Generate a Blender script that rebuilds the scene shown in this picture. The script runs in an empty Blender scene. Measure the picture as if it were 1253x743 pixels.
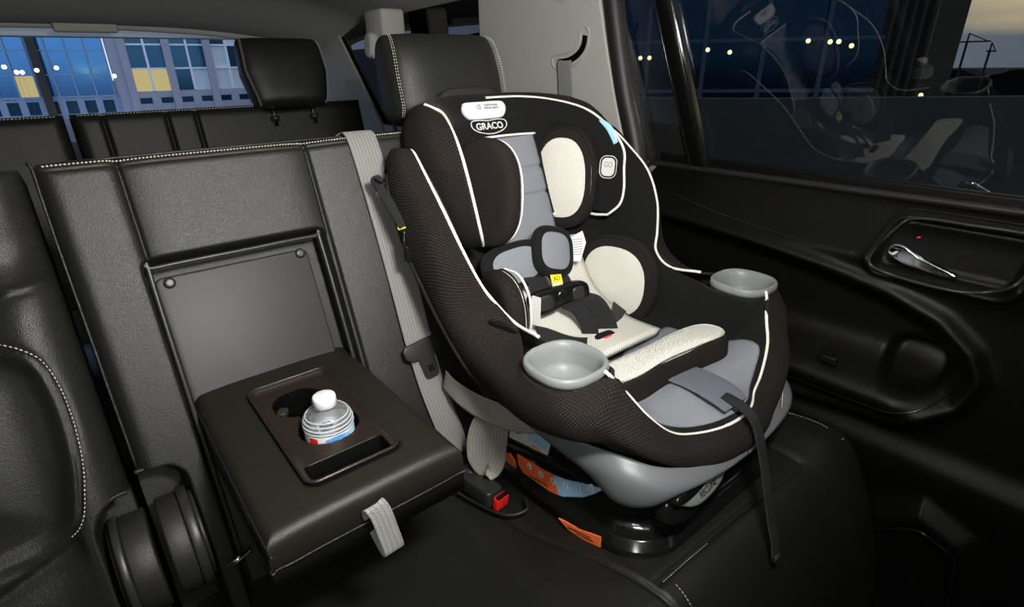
import bpy, bmesh, math, random
import numpy as np
from mathutils import Vector, Matrix
random.seed(7); rng = np.random.default_rng(7)
S = bpy.context.scene; C = S.collection
PI = math.pi
R20 = math.radians(20)

# ------------------------------------------------------------------ materials
def mat(name, col=(.5,.5,.5), rough=.5, metal=0, spec=.5, emit=None, estr=0, bump=None, coat=0, sheen=0, trans=0, ior=1.45, vary=None):
    m = bpy.data.materials.new(name); m.use_nodes = True
    nt = m.node_tree; b = nt.nodes['Principled BSDF']; L = nt.links
    b.inputs['Base Color'].default_value = (*col, 1)
    b.inputs['Roughness'].default_value = rough
    b.inputs['Metallic'].default_value = metal
    b.inputs['Specular IOR Level'].default_value = spec
    b.inputs['Coat Weight'].default_value = coat
    b.inputs['Sheen Weight'].default_value = sheen
    b.inputs['Transmission Weight'].default_value = trans
    b.inputs['IOR'].default_value = ior
    if emit: b.inputs['Emission Color'].default_value = (*emit, 1); b.inputs['Emission Strength'].default_value = estr
    tc = nt.nodes.new('ShaderNodeTexCoord')
    if vary:   # dye variation in the material: scale, other colour
        n = nt.nodes.new('ShaderNodeTexNoise'); n.inputs['Scale'].default_value = vary[0]
        mx = nt.nodes.new('ShaderNodeMix'); mx.data_type = 'RGBA'
        mx.inputs[6].default_value = (*col, 1); mx.inputs[7].default_value = (*vary[1], 1)
        L.new(tc.outputs['Object'], n.inputs['Vector']); L.new(n.outputs['Fac'], mx.inputs[0]); L.new(mx.outputs[2], b.inputs['Base Color'])
    if bump:
        kind, scale, dist = bump
        bp = nt.nodes.new('ShaderNodeBump'); bp.inputs['Distance'].default_value = dist; bp.inputs['Strength'].default_value = 1
        if kind == 'leather':
            v = nt.nodes.new('ShaderNodeTexVoronoi'); v.inputs['Scale'].default_value = scale
            n = nt.nodes.new('ShaderNodeTexNoise'); n.inputs['Scale'].default_value = scale*.25
            ad = nt.nodes.new('ShaderNodeMath'); ad.operation = 'ADD'
            L.new(tc.outputs['Object'], v.inputs['Vector']); L.new(tc.outputs['Object'], n.inputs['Vector'])
            L.new(v.outputs['Distance'], ad.inputs[0]); L.new(n.outputs['Fac'], ad.inputs[1]); L.new(ad.outputs[0], bp.inputs['Height'])
        elif kind == 'noise':
            n = nt.nodes.new('ShaderNodeTexNoise'); n.inputs['Scale'].default_value = scale
            L.new(tc.outputs['Object'], n.inputs['Vector']); L.new(n.outputs['Fac'], bp.inputs['Height'])
        elif kind in ('mesh', 'belt'):
            sp = nt.nodes.new('ShaderNodeSeparateXYZ'); L.new(tc.outputs['UV'], sp.inputs[0])
            def sn(out, k, ph=0):
                a = nt.nodes.new('ShaderNodeMath'); a.operation = 'MULTIPLY_ADD'; a.inputs[1].default_value = k; a.inputs[2].default_value = ph
                s = nt.nodes.new('ShaderNodeMath'); s.operation = 'SINE'; L.new(out, a.inputs[0]); L.new(a.outputs[0], s.inputs[0]); return s.outputs[0]
            k = 2*PI/scale
            if kind == 'mesh':
                m1 = nt.nodes.new('ShaderNodeMath'); m1.operation = 'MULTIPLY'
                L.new(sn(sp.outputs[0], k), m1.inputs[0]); L.new(sn(sp.outputs[1], k), m1.inputs[1]); h = m1.outputs[0]
                # woven mesh: little dark holes between the threads
                mr = nt.nodes.new('ShaderNodeMapRange'); mr.inputs[1].default_value = -.6; mr.inputs[2].default_value = .6
                L.new(h, mr.inputs[0])
                mx = nt.nodes.new('ShaderNodeMix'); mx.data_type = 'RGBA'
                mx.inputs[6].default_value = (*[c*.45 for c in col], 1); mx.inputs[7].default_value = (*[c*1.5 for c in col], 1)
                L.new(mr.outputs[0], mx.inputs[0]); L.new(mx.outputs[2], b.inputs['Base Color'])
            else:
                m1 = nt.nodes.new('ShaderNodeMath'); m1.operation = 'MULTIPLY'
                L.new(sn(sp.outputs[0], k), m1.inputs[0]); L.new(sn(sp.outputs[1], k*1.6), m1.inputs[1])
                a2 = nt.nodes.new('ShaderNodeMath'); a2.operation = 'MULTIPLY_ADD'; a2.inputs[1].default_value = .35
                L.new(sn(sp.outputs[0], 2*PI/.0055), a2.inputs[0]); L.new(m1.outputs[0], a2.inputs[2]); h = a2.outputs[0]
                mr = nt.nodes.new('ShaderNodeMapRange'); mr.inputs[1].default_value = -1.3; mr.inputs[2].default_value = 1.3
                L.new(h, mr.inputs[0])
                mx = nt.nodes.new('ShaderNodeMix'); mx.data_type = 'RGBA'
                mx.inputs[6].default_value = (*[c*.45 for c in col], 1); mx.inputs[7].default_value = (*[c*1.45 for c in col], 1)
                L.new(mr.outputs[0], mx.inputs[0]); L.new(mx.outputs[2], b.inputs['Base Color'])
            L.new(h, bp.inputs['Height'])
        L.new(bp.outputs['Normal'], b.inputs['Normal'])
    return m

M = {}
M['leather']  = mat('black leather', (.0105,.0103,.0086), .42, spec=.44, bump=('leather', 900, .00025), vary=(3, (.012,.0124,.0108)))
M['leather2'] = mat('armrest leather', (.013,.0125,.009), .45, spec=.45, bump=('leather', 1000, .00018))
M['thread']   = mat('pale thread', (.42,.40,.34), .7)
M['plastic']  = mat('satin black plastic', (.020,.020,.019), .38, bump=('noise', 900, .0001))
M['panelpl']  = mat('charcoal molded plastic', (.026,.026,.025), .48, spec=.35, bump=('noise', 1200, .00005))
M['glossblk'] = mat('glossy black plastic', (.007,.007,.007), .16, spec=.5)
M['brownpl']  = mat('dark brown tray plastic', (.020,.014,.011), .28, spec=.5)
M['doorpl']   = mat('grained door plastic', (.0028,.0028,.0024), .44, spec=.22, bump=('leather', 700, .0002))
M['blackfab'] = mat('black knit fabric', (.0065,.0065,.0065), .9, spec=.2, sheen=.04, bump=('noise', 900, .0006))
M['brownmesh']= mat('brown black mesh fabric', (.015,.0115,.010), .85, spec=.22, bump=('mesh', .0052, .0006))
M['brownfab'] = mat('dark brown fabric', (.015,.0115,.010), .85, spec=.2, bump=('mesh', .003, .0003))
M['greyfab']  = mat('grey fabric', (.20,.212,.235), .85, spec=.2, bump=('noise', 800, .0006))
M['greyfab2'] = mat('slate grey fabric', (.115,.125,.148), .8, spec=.25, bump=('noise', 800, .0005))
M['cream']    = mat('cream fabric', (.70,.68,.61), .85, spec=.2, bump=('mesh', .003, .0003))
M['piping']   = mat('white piping', (.78,.74,.68), .7)
M['cupgrey']  = mat('light grey plastic', (.20,.21,.207), .42)
M['shellgrey']= mat('grey shell plastic', (.13,.138,.145), .40)
M['white']    = mat('white plastic', (.72,.75,.74), .4)
M['capwhite'] = mat('bottle cap plastic', (.80,.80,.80), .45)
M['paper']    = mat('white label', (.72,.72,.70), .6)
M['yellow']   = mat('yellow label', (.80,.66,.02), .6)
M['orange']   = mat('orange label', (.95,.19,.05), .5)
M['blue']     = mat('pale blue label', (.35,.62,.85), .5)
M['blue2']    = mat('blue label', (.10,.30,.62), .5)
M['pink']     = mat('salmon label print', (.75,.42,.36), .6)
M['ink']      = mat('black ink', (.006,.006,.006), .6)
M['silverink']= mat('silver print', (.62,.62,.60), .4)
M['greyink']  = mat('grey print', (.18,.20,.20), .6)
M['red']      = mat('red plastic', (.75,.015,.012), .35)
M['belt']     = mat('grey belt webbing', (.36,.36,.345), .55, bump=('belt', .0030, .0008))
M['beltdark'] = mat('black harness webbing', (.018,.018,.019), .55, bump=('belt', .0024, .0005))
M['belttan']  = mat('light belt webbing', (.38,.36,.32), .6, bump=('belt', .0024, .0005))
M['headliner']= mat('headliner cloth', (.40,.40,.365), .95, spec=.1, bump=('noise', 500, .0008))
M['pillar']   = mat('pale grey trim', (.40,.39,.36), .7, spec=.25, bump=('noise', 500, .0004))
M['hingepl']  = mat('grained hinge cover', (.014,.014,.013), .5, bump=('leather', 900, .0002))
M['void']     = mat('deep black', (.0015,.0015,.0015), .8, spec=.05)  # paints the shade inside the tray wells and belt slot
M['rubber']   = mat('black rubber seal', (.012,.011,.010), .5)
M['chrome']   = mat('chrome', (.75,.75,.76), .08, metal=1)
M['carpet']   = mat('black carpet', (.008,.008,.008), .95, bump=('noise', 300, .003))

def glass(name, tint, refl=1.0, ior=1.5):
    m = bpy.data.materials.new(name); m.use_nodes = True; nt = m.node_tree; nt.nodes.clear()
    o = nt.nodes.new('ShaderNodeOutputMaterial'); mx = nt.nodes.new('ShaderNodeMixShader')
    t = nt.nodes.new('ShaderNodeBsdfTransparent'); g = nt.nodes.new('ShaderNodeBsdfGlossy'); f = nt.nodes.new('ShaderNodeFresnel')
    t.inputs['Color'].default_value = (*tint, 1); g.inputs['Roughness'].default_value = .005; g.inputs['Color'].default_value = (refl,refl,refl,1)
    f.inputs['IOR'].default_value = ior
    nt.links.new(f.outputs[0], mx.inputs[0]); nt.links.new(t.outputs[0], mx.inputs[1]); nt.links.new(g.outputs[0], mx.inputs[2]); nt.links.new(mx.outputs[0], o.inputs['Surface'])
    return m
M['glass_side'] = glass('privacy glass', (.14,.145,.135), .9, 1.5)
M['glass_back'] = glass('rear glass', (.80,.84,.86), .6, 1.45)
M['bottle'] = glass('clear bottle plastic', (.95,.97,1.0), 1.0, 1.6)
nt_ = M['bottle'].node_tree; o_ = nt_.nodes['Material Output']; m_ = o_.inputs[0].links[0].from_node
d_ = nt_.nodes.new('ShaderNodeBsdfDiffuse'); d_.inputs[0].default_value = (.85,.88,.90,1); x_ = nt_.nodes.new('ShaderNodeMixShader'); x_.inputs[0].default_value = .13  # white diffuse share paints refracted flash brightness into the clear shell
nt_.links.new(m_.outputs[0], x_.inputs[1]); nt_.links.new(d_.outputs[0], x_.inputs[2]); nt_.links.new(x_.outputs[0], o_.inputs[0])
M['bottlerib'] = mat('bottle rib', (.45,.48,.50), .12, spec=.8)  # pale opaque colour paints the highlights along the clear ribs
M['water']  = mat('clear water', (1,1,1), .0, trans=1, ior=1.33)

# ------------------------------------------------------------------ object helpers
def tag(o, label=None, cat=None, group=None, kind=None):
    if label: o['label'] = label
    if cat: o['category'] = cat
    if group: o['group'] = group
    if kind: o['kind'] = kind
    return o
def empty(name, loc, label=None, cat=None, group=None, kind=None):
    o = bpy.data.objects.new(name, None); C.objects.link(o); o.location = loc; o.empty_display_size = .05
    return tag(o, label, cat, group, kind)
def root_of(o):
    v = Vector((0,0,0))
    while o: v += Vector(o.location); o = o.parent
    return v
def link(name, me, m, parent=None, smooth=True):
    """mesh vertices are given in world metres; the object takes its place under parent"""
    o = bpy.data.objects.new(name, me); C.objects.link(o)
    for mm in (m if isinstance(m, (list, tuple)) else [m]): me.materials.append(mm)
    if parent:
        o.parent = parent; o.location = -root_of(parent)
    if smooth: me.polygons.foreach_set('use_smooth', [True]*len(me.polygons))
    me.update(); return o
def mesh(name, V, F, m, parent=None, smooth=True, uv=None, mi=None):
    me = bpy.data.meshes.new(name); me.from_pydata([tuple(map(float, v)) for v in V], [], [tuple(int(i) for i in f) for f in F])
    if uv is not None:
        l = me.uv_layers.new(name='UV'); li = np.zeros(len(me.loops), dtype=np.int32); me.loops.foreach_get('vertex_index', li)
        l.data.foreach_set('uv', np.asarray(uv, float)[li].ravel())
    bm = bmesh.new(); bm.from_mesh(me)
    if all(len(e.link_faces)==2 for e in bm.edges): bmesh.ops.recalc_face_normals(bm, faces=bm.faces); bm.to_mesh(me)
    bm.free()
    o = link(name, me, m, parent, smooth)
    if mi is not None: me.polygons.foreach_set('material_index', mi)
    return o
def bev(o, w, seg=3, ang=40):
    b = o.modifiers.new('bevel', 'BEVEL'); b.width = w; b.segments = seg; b.limit_method = 'ANGLE'; b.angle_limit = math.radians(ang)
    return o
def solid(o, t, off=-1):
    s = o.modifiers.new('thickness', 'SOLIDIFY'); s.thickness = t; s.offset = off; return o
def cr(P, n, closed=False):
    """Catmull-Rom through P, resampled to n points evenly in parameter"""
    P = np.asarray(P, float); k = len(P)
    if k == 2: t = np.linspace(0,1,n)[:,None]; return P[0]*(1-t)+P[1]*t
    if closed: E = np.vstack([P[-1:], P, P[:2]]); segs = k
    else: E = np.vstack([2*P[0]-P[1], P, 2*P[-1]-P[-2]]); segs = k-1
    t = np.linspace(0, segs, n, endpoint=not closed); i = np.minimum(t.astype(int), segs-1); f = (t-i)[:,None]
    a, b, c, d = E[i], E[i+1], E[i+2], E[i+3]
    return .5*((2*b)+(c-a)*f+(2*a-5*b+4*c-d)*f**2+(3*b-a-3*c+d)*f**3)
def grid_faces(nu, nv, cu=False, cv=False):
    F = []
    for i in range(nu if cu else nu-1):
        for j in range(nv if cv else nv-1):
            a, b = i, (i+1)%nu; c, d = j, (j+1)%nv
            F.append((a*nv+c, b*nv+c, b*nv+d, a*nv+d))
    return F
def surf(curves, nu, nv):
    """curve network: list of curves with the same number of control points -> (nu,nv,3)"""
    A = np.array([cr(c, nv) for c in curves])            # k, nv, 3
    B = np.array([cr(A[:,j], nu) for j in range(nv)])    # nv, nu, 3
    return B.transpose(1,0,2)
def uv_of(G):
    du = np.linalg.norm(np.diff(G,axis=0),axis=2).mean(1); dv = np.linalg.norm(np.diff(G,axis=1),axis=2).mean(0)
    u = np.concatenate([[0],np.cumsum(du)]); v = np.concatenate([[0],np.cumsum(dv)])
    return np.stack(np.meshgrid(u,v,indexing='ij'),-1).reshape(-1,2)
def gridobj(name, G, m, parent=None, flip=False):
    nu, nv = G.shape[:2]; F = grid_faces(nu,nv)
    if flip: F = [f[::-1] for f in F]
    return mesh(name, G.reshape(-1,3), F, m, parent, True, uv_of(G))
def frames(P, closed=False, up=None):
    P = np.asarray(P,float)
    T = (np.roll(P,-1,0)-np.roll(P,1,0)) if closed else np.gradient(P,axis=0)
    T /= np.linalg.norm(T,axis=1)[:,None]+1e-12
    N = np.zeros_like(P); n = np.array(up if up is not None else (0.3,.5,.8),float)
    for i in range(len(P)):
        n = n - T[i]*np.dot(n,T[i]); n /= np.linalg.norm(n)+1e-12; N[i] = n
    return T, N, np.cross(T,N)
def tube_vf(P, r, k=8, closed=False):
    T,N,B = frames(P,closed); n = len(P); rr = np.broadcast_to(np.asarray(r,float),(n,))
    a = np.linspace(0,2*PI,k,endpoint=False)
    V = P[:,None,:] + rr[:,None,None]*(np.cos(a)[None,:,None]*N[:,None,:]+np.sin(a)[None,:,None]*B[:,None,:])
    F = grid_faces(n,k,closed,True)
    if not closed: F += [tuple(range(k))[::-1], tuple((n-1)*k+i for i in range(k))]
    return V.reshape(-1,3), F
def tube(name, P, r, m, parent=None, n=None, k=8, closed=False):
    P = cr(P, n, closed) if n else np.asarray(P,float)
    V,F = tube_vf(P,r,k,closed); return mesh(name,V,F,m,parent)
def ribbon(name, P, side, w, t, m, parent=None, n=24):
    """flat strap along P, its width along 'side' (one vector or one per control point)"""
    P0 = np.asarray(P,float); sd = np.asarray(side,float)
    if sd.ndim == 1: sd = np.tile(sd,(len(P0),1))
    ww = np.broadcast_to(np.asarray(w,float),(len(P0),))[:,None]
    Q = cr(P0,n); D = cr(sd,n); W = cr(np.hstack([ww,ww]),n)[:,:1]
    T = np.gradient(Q,axis=0); T /= np.linalg.norm(T,axis=1)[:,None]
    D = D - T*np.sum(D*T,1)[:,None]; D /= np.linalg.norm(D,axis=1)[:,None]; N = np.cross(T,D)
    prof = [(-.5,-.35),(-.5,.35),(-.42,.5),(-.2,.5),(.2,.5),(.42,.5),(.5,.35),(.5,-.35),(.42,-.5),(-.42,-.5)]
    V = []; UV = []
    L = np.concatenate([[0],np.cumsum(np.linalg.norm(np.diff(Q,axis=0),axis=1))])
    for i in range(n):
        for a,b in prof: V.append(Q[i]+D[i]*a*W[i]+N[i]*b*t); UV.append((a*W[i,0], L[i]))
    k = len(prof); F = grid_faces(n,k,False,True)+[tuple(range(k))[::-1], tuple((n-1)*k+i for i in range(k))]
    return mesh(name,V,F,m,parent,True,UV)
def stitch(name, P, m, parent, pitch=.0055, r=.0008, lift=0):
    P = cr(P, 400); L = np.concatenate([[0],np.cumsum(np.linalg.norm(np.diff(P,axis=0),axis=1))])
    V, F = [], []
    for s in np.arange(0, L[-1]-pitch*.7, pitch):
        q = np.array([[np.interp(t,L,P[:,k]) for k in range(3)] for t in (s, s+pitch*.3, s+pitch*.62)])
        v,f = tube_vf(q, [r*.6,r,r*.6], 5); b = len(V); V += list(v); F += [tuple(i+b for i in ff) for ff in f]
    return mesh(name,V,F,m,parent)
def rrect(w, h, r, n=6):
    """rounded rectangle outline, centred"""
    r = min(r,w/2-1e-5,h/2-1e-5); out = []
    for cx,cy,a0 in ((w/2-r,h/2-r,0),(-w/2+r,h/2-r,PI/2),(-w/2+r,-h/2+r,PI),(w/2-r,-h/2+r,1.5*PI)):
        for i in range(n+1): a = a0+PI/2*i/n; out.append((cx+r*math.cos(a), cy+r*math.sin(a)))
    return out
def basis(c, u, v):
    """frame with origin c, axes u, v (made orthonormal) and their normal"""
    u = np.asarray(u,float); u = u/np.linalg.norm(u); v = np.asarray(v,float); v = v-u*np.dot(u,v); v /= np.linalg.norm(v)
    return np.asarray(c,float), u, v, np.cross(u,v)
def prism(name, B, out, d0, d1, m, parent=None, bevel=0, seg=3, smooth=True):
    """outline 'out' in frame B swept from depth d0 to d1 along its normal"""
    c,u,v,n = B; k = len(out)
    V = [c+u*x+v*y+n*d0 for x,y in out]+[c+u*x+v*y+n*d1 for x,y in out]
    F = [tuple(range(k))[::-1], tuple(range(k,2*k))]+[(i,(i+1)%k,k+(i+1)%k,k+i) for i in range(k)]
    o = mesh(name,V,F,m,parent,smooth)
    if bevel: bev(o,bevel,seg)
    elif smooth: o.data.polygons.foreach_set('use_smooth',[False]*len(o.data.polygons))
    return o
def puff(name, B, out, h0, h1, m, parent=None, rings=8, p=2.6, dom=0):
    """soft cushion from outline: rounded at both faces; h0<h1 depths along the normal"""
    c,u,v,n = B; out = np.asarray(out); k = len(out); ctr = out.mean(0); mid = (h0+h1)/2; hh = (h1-h0)/2
    prof = []
    for i in range(rings+1):
        a = -PI/2+PI*i/rings
        prof.append((abs(math.cos(a))**(2/p), math.copysign(abs(math.sin(a))**(2/p), math.sin(a))))
    R_ = min(hh, .45*np.linalg.norm(out-ctr,axis=1).min())
    V = []
    for q,z in prof:
        for x in out:
            d = x-ctr; L = np.linalg.norm(d); pt = ctr+d*(1-(1-q)*R_/L); V.append(c+u*pt[0]+v*pt[1]+n*(mid+hh*z))
    F = grid_faces(rings+1,k,False,True); nr = rings+1
    # domed caps
    for end in (0,1):
        base = V[(0 if end==0 else (nr-1)*k):(k if end==0 else nr*k)]
        cc = np.mean(base,axis=0); prev = 0 if end==0 else (nr-1)*k
        for s in (.66,.33):
            st = len(V)
            for q in base: V.append(cc+(q-cc)*s+n*(dom*(1-s)*(1 if end else -1)))
            for i in range(k):
                f = (prev+i,prev+(i+1)%k,st+(i+1)%k,st+i); F.append(f if end==0 else f[::-1])
            prev = st
        V.append(cc+n*dom*(1 if end else -1)); t = len(V)-1
        for i in range(k): f = (prev+i,prev+(i+1)%k,t); F.append(f if end==0 else f[::-1])
    UV = [(np.dot(np.asarray(q)-c,u),np.dot(np.asarray(q)-c,v)) for q in V]
    return mesh(name,V,F,m,parent,True,UV)
def dome(name, B, out, h, m, parent=None, base=0, rings=9, p=2.4):
    c,u,v,n = B; out = np.asarray(out); k=len(out); ctr=out.mean(0); V=[]
    for i in range(rings+1):
        t=i/(rings+1); hh=base+h*(1-(1-t)**p)
        for x in out: q=ctr+(x-ctr)*(1-t); V.append(c+u*q[0]+v*q[1]+n*hh)
    V.append(c+u*ctr[0]+v*ctr[1]+n*(base+h)); F=grid_faces(rings+1,k,False,True)
    F += [(rings*k+i,len(V)-1,rings*k+(i+1)%k) for i in range(k)]
    for x in out: V.append(c+u*x[0]+v*x[1]+n*(base-.004))
    b=len(V)-k; F += [(b+i,b+(i+1)%k,(i+1)%k,i) for i in range(k)]
    UV=[(np.dot(np.asarray(q)-c,u),np.dot(np.asarray(q)-c,v)) for q in V]
    return mesh(name,V,F,m,parent,True,UV)
def superoval(a, b, n=2.6, k=40, squeeze=0):
    o = []
    for i in range(k):
        t = 2*PI*i/k; x = a*math.copysign(abs(math.cos(t))**(2/n),math.cos(t)); y = b*math.copysign(abs(math.sin(t))**(2/n),math.sin(t))
        o.append((x*(1-squeeze*y/b), y))
    return o
def text(name, s, B, size, m, parent=None, depth=.0006, sx=1.0, font_bold=0, align='CENTER', shear=0):
    cu = bpy.data.curves.new('t','FONT'); cu.body = s; cu.size = size; cu.align_x = align; cu.align_y = 'CENTER'; cu.extrude = depth/2; cu.offset = font_bold; cu.shear = shear
    cu.resolution_u = 3
    t = bpy.data.objects.new('t',cu); C.objects.link(t); dg = bpy.context.evaluated_depsgraph_get()
    me = bpy.data.meshes.new_from_object(t.evaluated_get(dg)); bpy.data.objects.remove(t)
    c,u,v,n = B
    for w in me.vertices:
        x,y,z = w.co; w.co = Vector(c+u*x*sx+v*y+n*z)
    me.materials.clear()
    return link(name, me, m, parent, False)
def lathe(name, prof, c, m, parent=None, k=40, cap0=True, cap1=True, sq=None):
    """prof: list (r,z); c: centre; sq: superellipse exponent for squarish rings"""
    V = []
    for r,z in prof:
        for i in range(k):
            t = 2*PI*i/k; x,y = math.cos(t),math.sin(t)
            if sq: f = (abs(x)**sq+abs(y)**sq)**(-1/sq); x,y = x*f,y*f
            V.append((c[0]+r*x, c[1]+r*y, c[2]+z))
    n = len(prof); F = [f[::-1] for f in grid_faces(n,k,False,True)]
    F = grid_faces(n,k,False,True); F = [f[::-1] for f in F]
    if cap0: F.append(tuple(range(k))[::-1])
    if cap1: F.append(tuple((n-1)*k+i for i in range(k)))
    return mesh(name,V,F,m,parent)
def block(name, lo, hi, m, parent=None, bevel=.004, seg=3):
    x0,y0,z0 = lo; x1,y1,z1 = hi
    V = [(x,y,z) for x in (x0,x1) for y in (y0,y1) for z in (z0,z1)]
    F = [(0,1,3,2),(4,6,7,5),(0,4,5,1),(2,3,7,6),(0,2,6,4),(1,5,7,3)]
    o = mesh(name,V,F,m,parent,bevel>0)
    if bevel: bev(o,bevel,seg)
    return o
def hf(name, U, V_, fn, place, m, parent=None, back=None, low=None):
    """height-field upholstery: place(u,v,h) -> xyz arrays; back = depth of a closed skirt"""
    UU,VV = np.meshgrid(U,V_,indexing='ij'); H = fn(UU,VV); G = np.stack(place(UU,VV,H),-1)
    nu,nv = UU.shape; F = grid_faces(nu,nv); Vt = list(G.reshape(-1,3))
    uv = list(np.stack([UU,VV],-1).reshape(-1,2))
    if back is not None:
        ring = [i*nv for i in range(nu)]+[(nu-1)*nv+j for j in range(1,nv)]+[i*nv+nv-1 for i in range(nu-2,-1,-1)]+[j for j in range(nv-2,0,-1)]
        st = len(Vt)
        for r in ring:
            u,v = UU.flat[r],VV.flat[r]; Vt.append(np.array([float(q) for q in place(u,v,-back)])); uv.append((u,v))
        k = len(ring)
        for i in range(k): F.append((ring[i],st+i,st+(i+1)%k,ring[(i+1)%k]))
        F.append(tuple(st+i for i in range(k))[::-1])
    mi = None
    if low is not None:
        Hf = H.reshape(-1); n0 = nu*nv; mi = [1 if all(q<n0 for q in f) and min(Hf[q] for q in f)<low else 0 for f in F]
    return mesh(name,Vt,F,m,parent,True,uv,mi)
def fine(a, b, step, extra=()):
    """coordinates from a to b, denser near the values in extra"""
    s = set(np.round(np.arange(a,b,step),5)); s.add(round(b,5))
    for e in extra:
        for d in (-.012,-.008,-.005,-.003,-.0015,0,.0015,.003,.005,.008,.012):
            if a <= e+d <= b: s.add(round(e+d,5))
    o = sorted(s); r = [o[0]]
    for q in o[1:]:
        if q-r[-1] > .0007: r.append(q)
    return np.array(r)
def edge_round(d, r):
    """height drop near an edge at distance d, radius r"""
    q = np.clip(1-d/r,0,1); return -r*(1-np.sqrt(np.maximum(0,1-q*q)))
def rrect_sdf(U,V,x0,x1,y0,y1,r):
    cx,cy,hx,hy = (x0+x1)/2,(y0+y1)/2,(x1-x0)/2,(y1-y0)/2
    qx = np.abs(U-cx)-(hx-r); qy = np.abs(V-cy)-(hy-r)
    return np.hypot(np.maximum(qx,0),np.maximum(qy,0))+np.minimum(np.maximum(qx,qy),0)-r
def poly_sdf(U,V,P):
    """signed distance to polygon (negative inside)"""
    P = np.asarray(P); d = np.full(U.shape,1e9); ins = np.zeros(U.shape,bool); k = len(P)
    for i in range(k):
        a,b = P[i],P[(i+1)%k]; e = b-a; wx,wy = U-a[0],V-a[1]
        t = np.clip((wx*e[0]+wy*e[1])/(e@e),0,1); d = np.minimum(d,np.hypot(wx-e[0]*t,wy-e[1]*t))
        c = ((a[1]>V)!=(b[1]>V)) & (U < (b[0]-a[0])*(V-a[1])/(b[1]-a[1]+1e-12)+a[0]); ins ^= c
    return np.where(ins,-d,d)
def groove(d, w=.003, depth=.004): return -depth*np.exp(-(d/w)**2)
def sstep(x,a,b): t = np.clip((x-a)/(b-a),0,1); return t*t*(3-2*t)
#%%SEATS
# ================================================================== REAR BENCH (second row)
# seat back plane: leans back 20 degrees; v runs up it from the bench
def back_place(y0):
    def f(x,v,h): return (x+0*v, y0+v*math.sin(R20)-h*math.cos(R20), .39+v*math.cos(R20)+h*math.sin(R20))
    return f
bp = back_place(.657)
left_ = empty('outer_rear_seat', (-.36,.66,.05), 'black leather rear seat at the left edge of the photo with a stitched side bolster', 'car seat')
lp = back_place(.635)
def lpt(x,v,h=0): return np.array([float(q) for q in lp(x,v,h)])
bench = empty('rear_bench_seat', (.45,.66,.05), 'black leather rear bench seat whose middle section has its armrest folded down', 'car seat')
X0,X1 = -.030,.955; VT = .588
seams = [.055,.292]
def back_fn(U,V):
    d = np.minimum.reduce([U-X0, X1-U, VT-V]); h = edge_round(d,.022)
    # cushion bulge between the seams
    for a,b,k in ((X0,.055,.010),(.055,.292,.007),(.292,X1,.012)):
        t = np.clip((U-a)/(b-a),0,1); h = h + np.where((U>=a)&(U<=b), k*(1-np.abs(2*t-1)**6), 0)
    for s in (.055,.292):
        top = V>.455
        h = h + np.where(top|(s>.2), groove(U-s,.0022,.006), groove(U-s,.002,.002))
    h = h + groove(np.abs(VT-V-.013),.002,.002)
    # recess that the armrest folds out of
    s = rrect_sdf(U,V,.047,.287,-.30,.452,.012)
    inn = sstep(-s,-.004,.006); roll = groove(np.abs(s-.012),.012,-.002)
    h = h*(1-inn)+(-.050)*inn
    # cut-out round the hinge at the lower left corner
    s2 = rrect_sdf(U,V,-.3,.022,-.5,.195,.03); i2 = sstep(-s2,-.002,.006)
    h = h*(1-i2)+(-.05)*i2
    return h
hf('backrest', fine(X0,X1,.005,(.055,.292,.047,.287,.022,X0+.004,X1-.004)), fine(-.10,VT,.005,(.452,.195,VT-.013,VT-.004)), back_fn, bp, M['leather'], bench, back=.11)
def bpt(x,v,h=0): return np.array([float(q) for q in bp(x,v,h)])
stitch('top_stitching', [bpt(x,VT-.006,float(back_fn(np.array([x]),np.array([VT-.006]))[0])+.0012) for x in np.linspace(X0+.012,X1-.02,150)], M['thread'], bench, .0042,.0013)
stitch('side_stitching', [bpt(x,v,.012) for x,v in ((.424,.42),(.430,.363),(.432,.327),(.436,.275),(.446,.232),(.458,.20))], M['thread'], bench, .005,.0008)
tube('top_welt', [bpt(X0+.004,.2,-.004),bpt(X0+.003,.35,-.004),bpt(X0+.003,VT-.02,-.004),bpt(X0+.012,VT-.004,-.006),bpt(.1,VT-.001,-.007),bpt(.5,VT-.001,-.007),bpt(X1-.03,VT-.001,-.007)], .0018, M['leather'], bench, 60, 6)
# plastic panel at the bottom of the recess
Bb = basis(bpt(.163,.20,-.047), (1,0,0), (0,math.sin(R20),math.cos(R20)))
pn = prism('recess_panel', Bb, [(x-.003,y) for x,y in rrect(.208,.46,.010)], 0, .012, M['panelpl'], bench, .003)
for x,v in ((.073,.421),(.252,.424)):
    B = basis(bpt(x,v,-.035), (1,0,0), (0,math.sin(R20),math.cos(R20)))
    puff('screw_cap', B, superoval(.0078,.0078,2,20), -.003,.0045, M['plastic'], pn, 5, 2)
tube('recess_rim', [bpt(.052,.02,-.012),bpt(.052,.20,-.012),bpt(.053,.436,-.012),bpt(.060,.443,-.012),bpt(.17,.444,-.012),bpt(.272,.444,-.012),bpt(.280,.436,-.012),bpt(.281,.2,-.012),bpt(.281,.02,-.012)], .0035, M['plastic'], bench, 80, 6)

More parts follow.
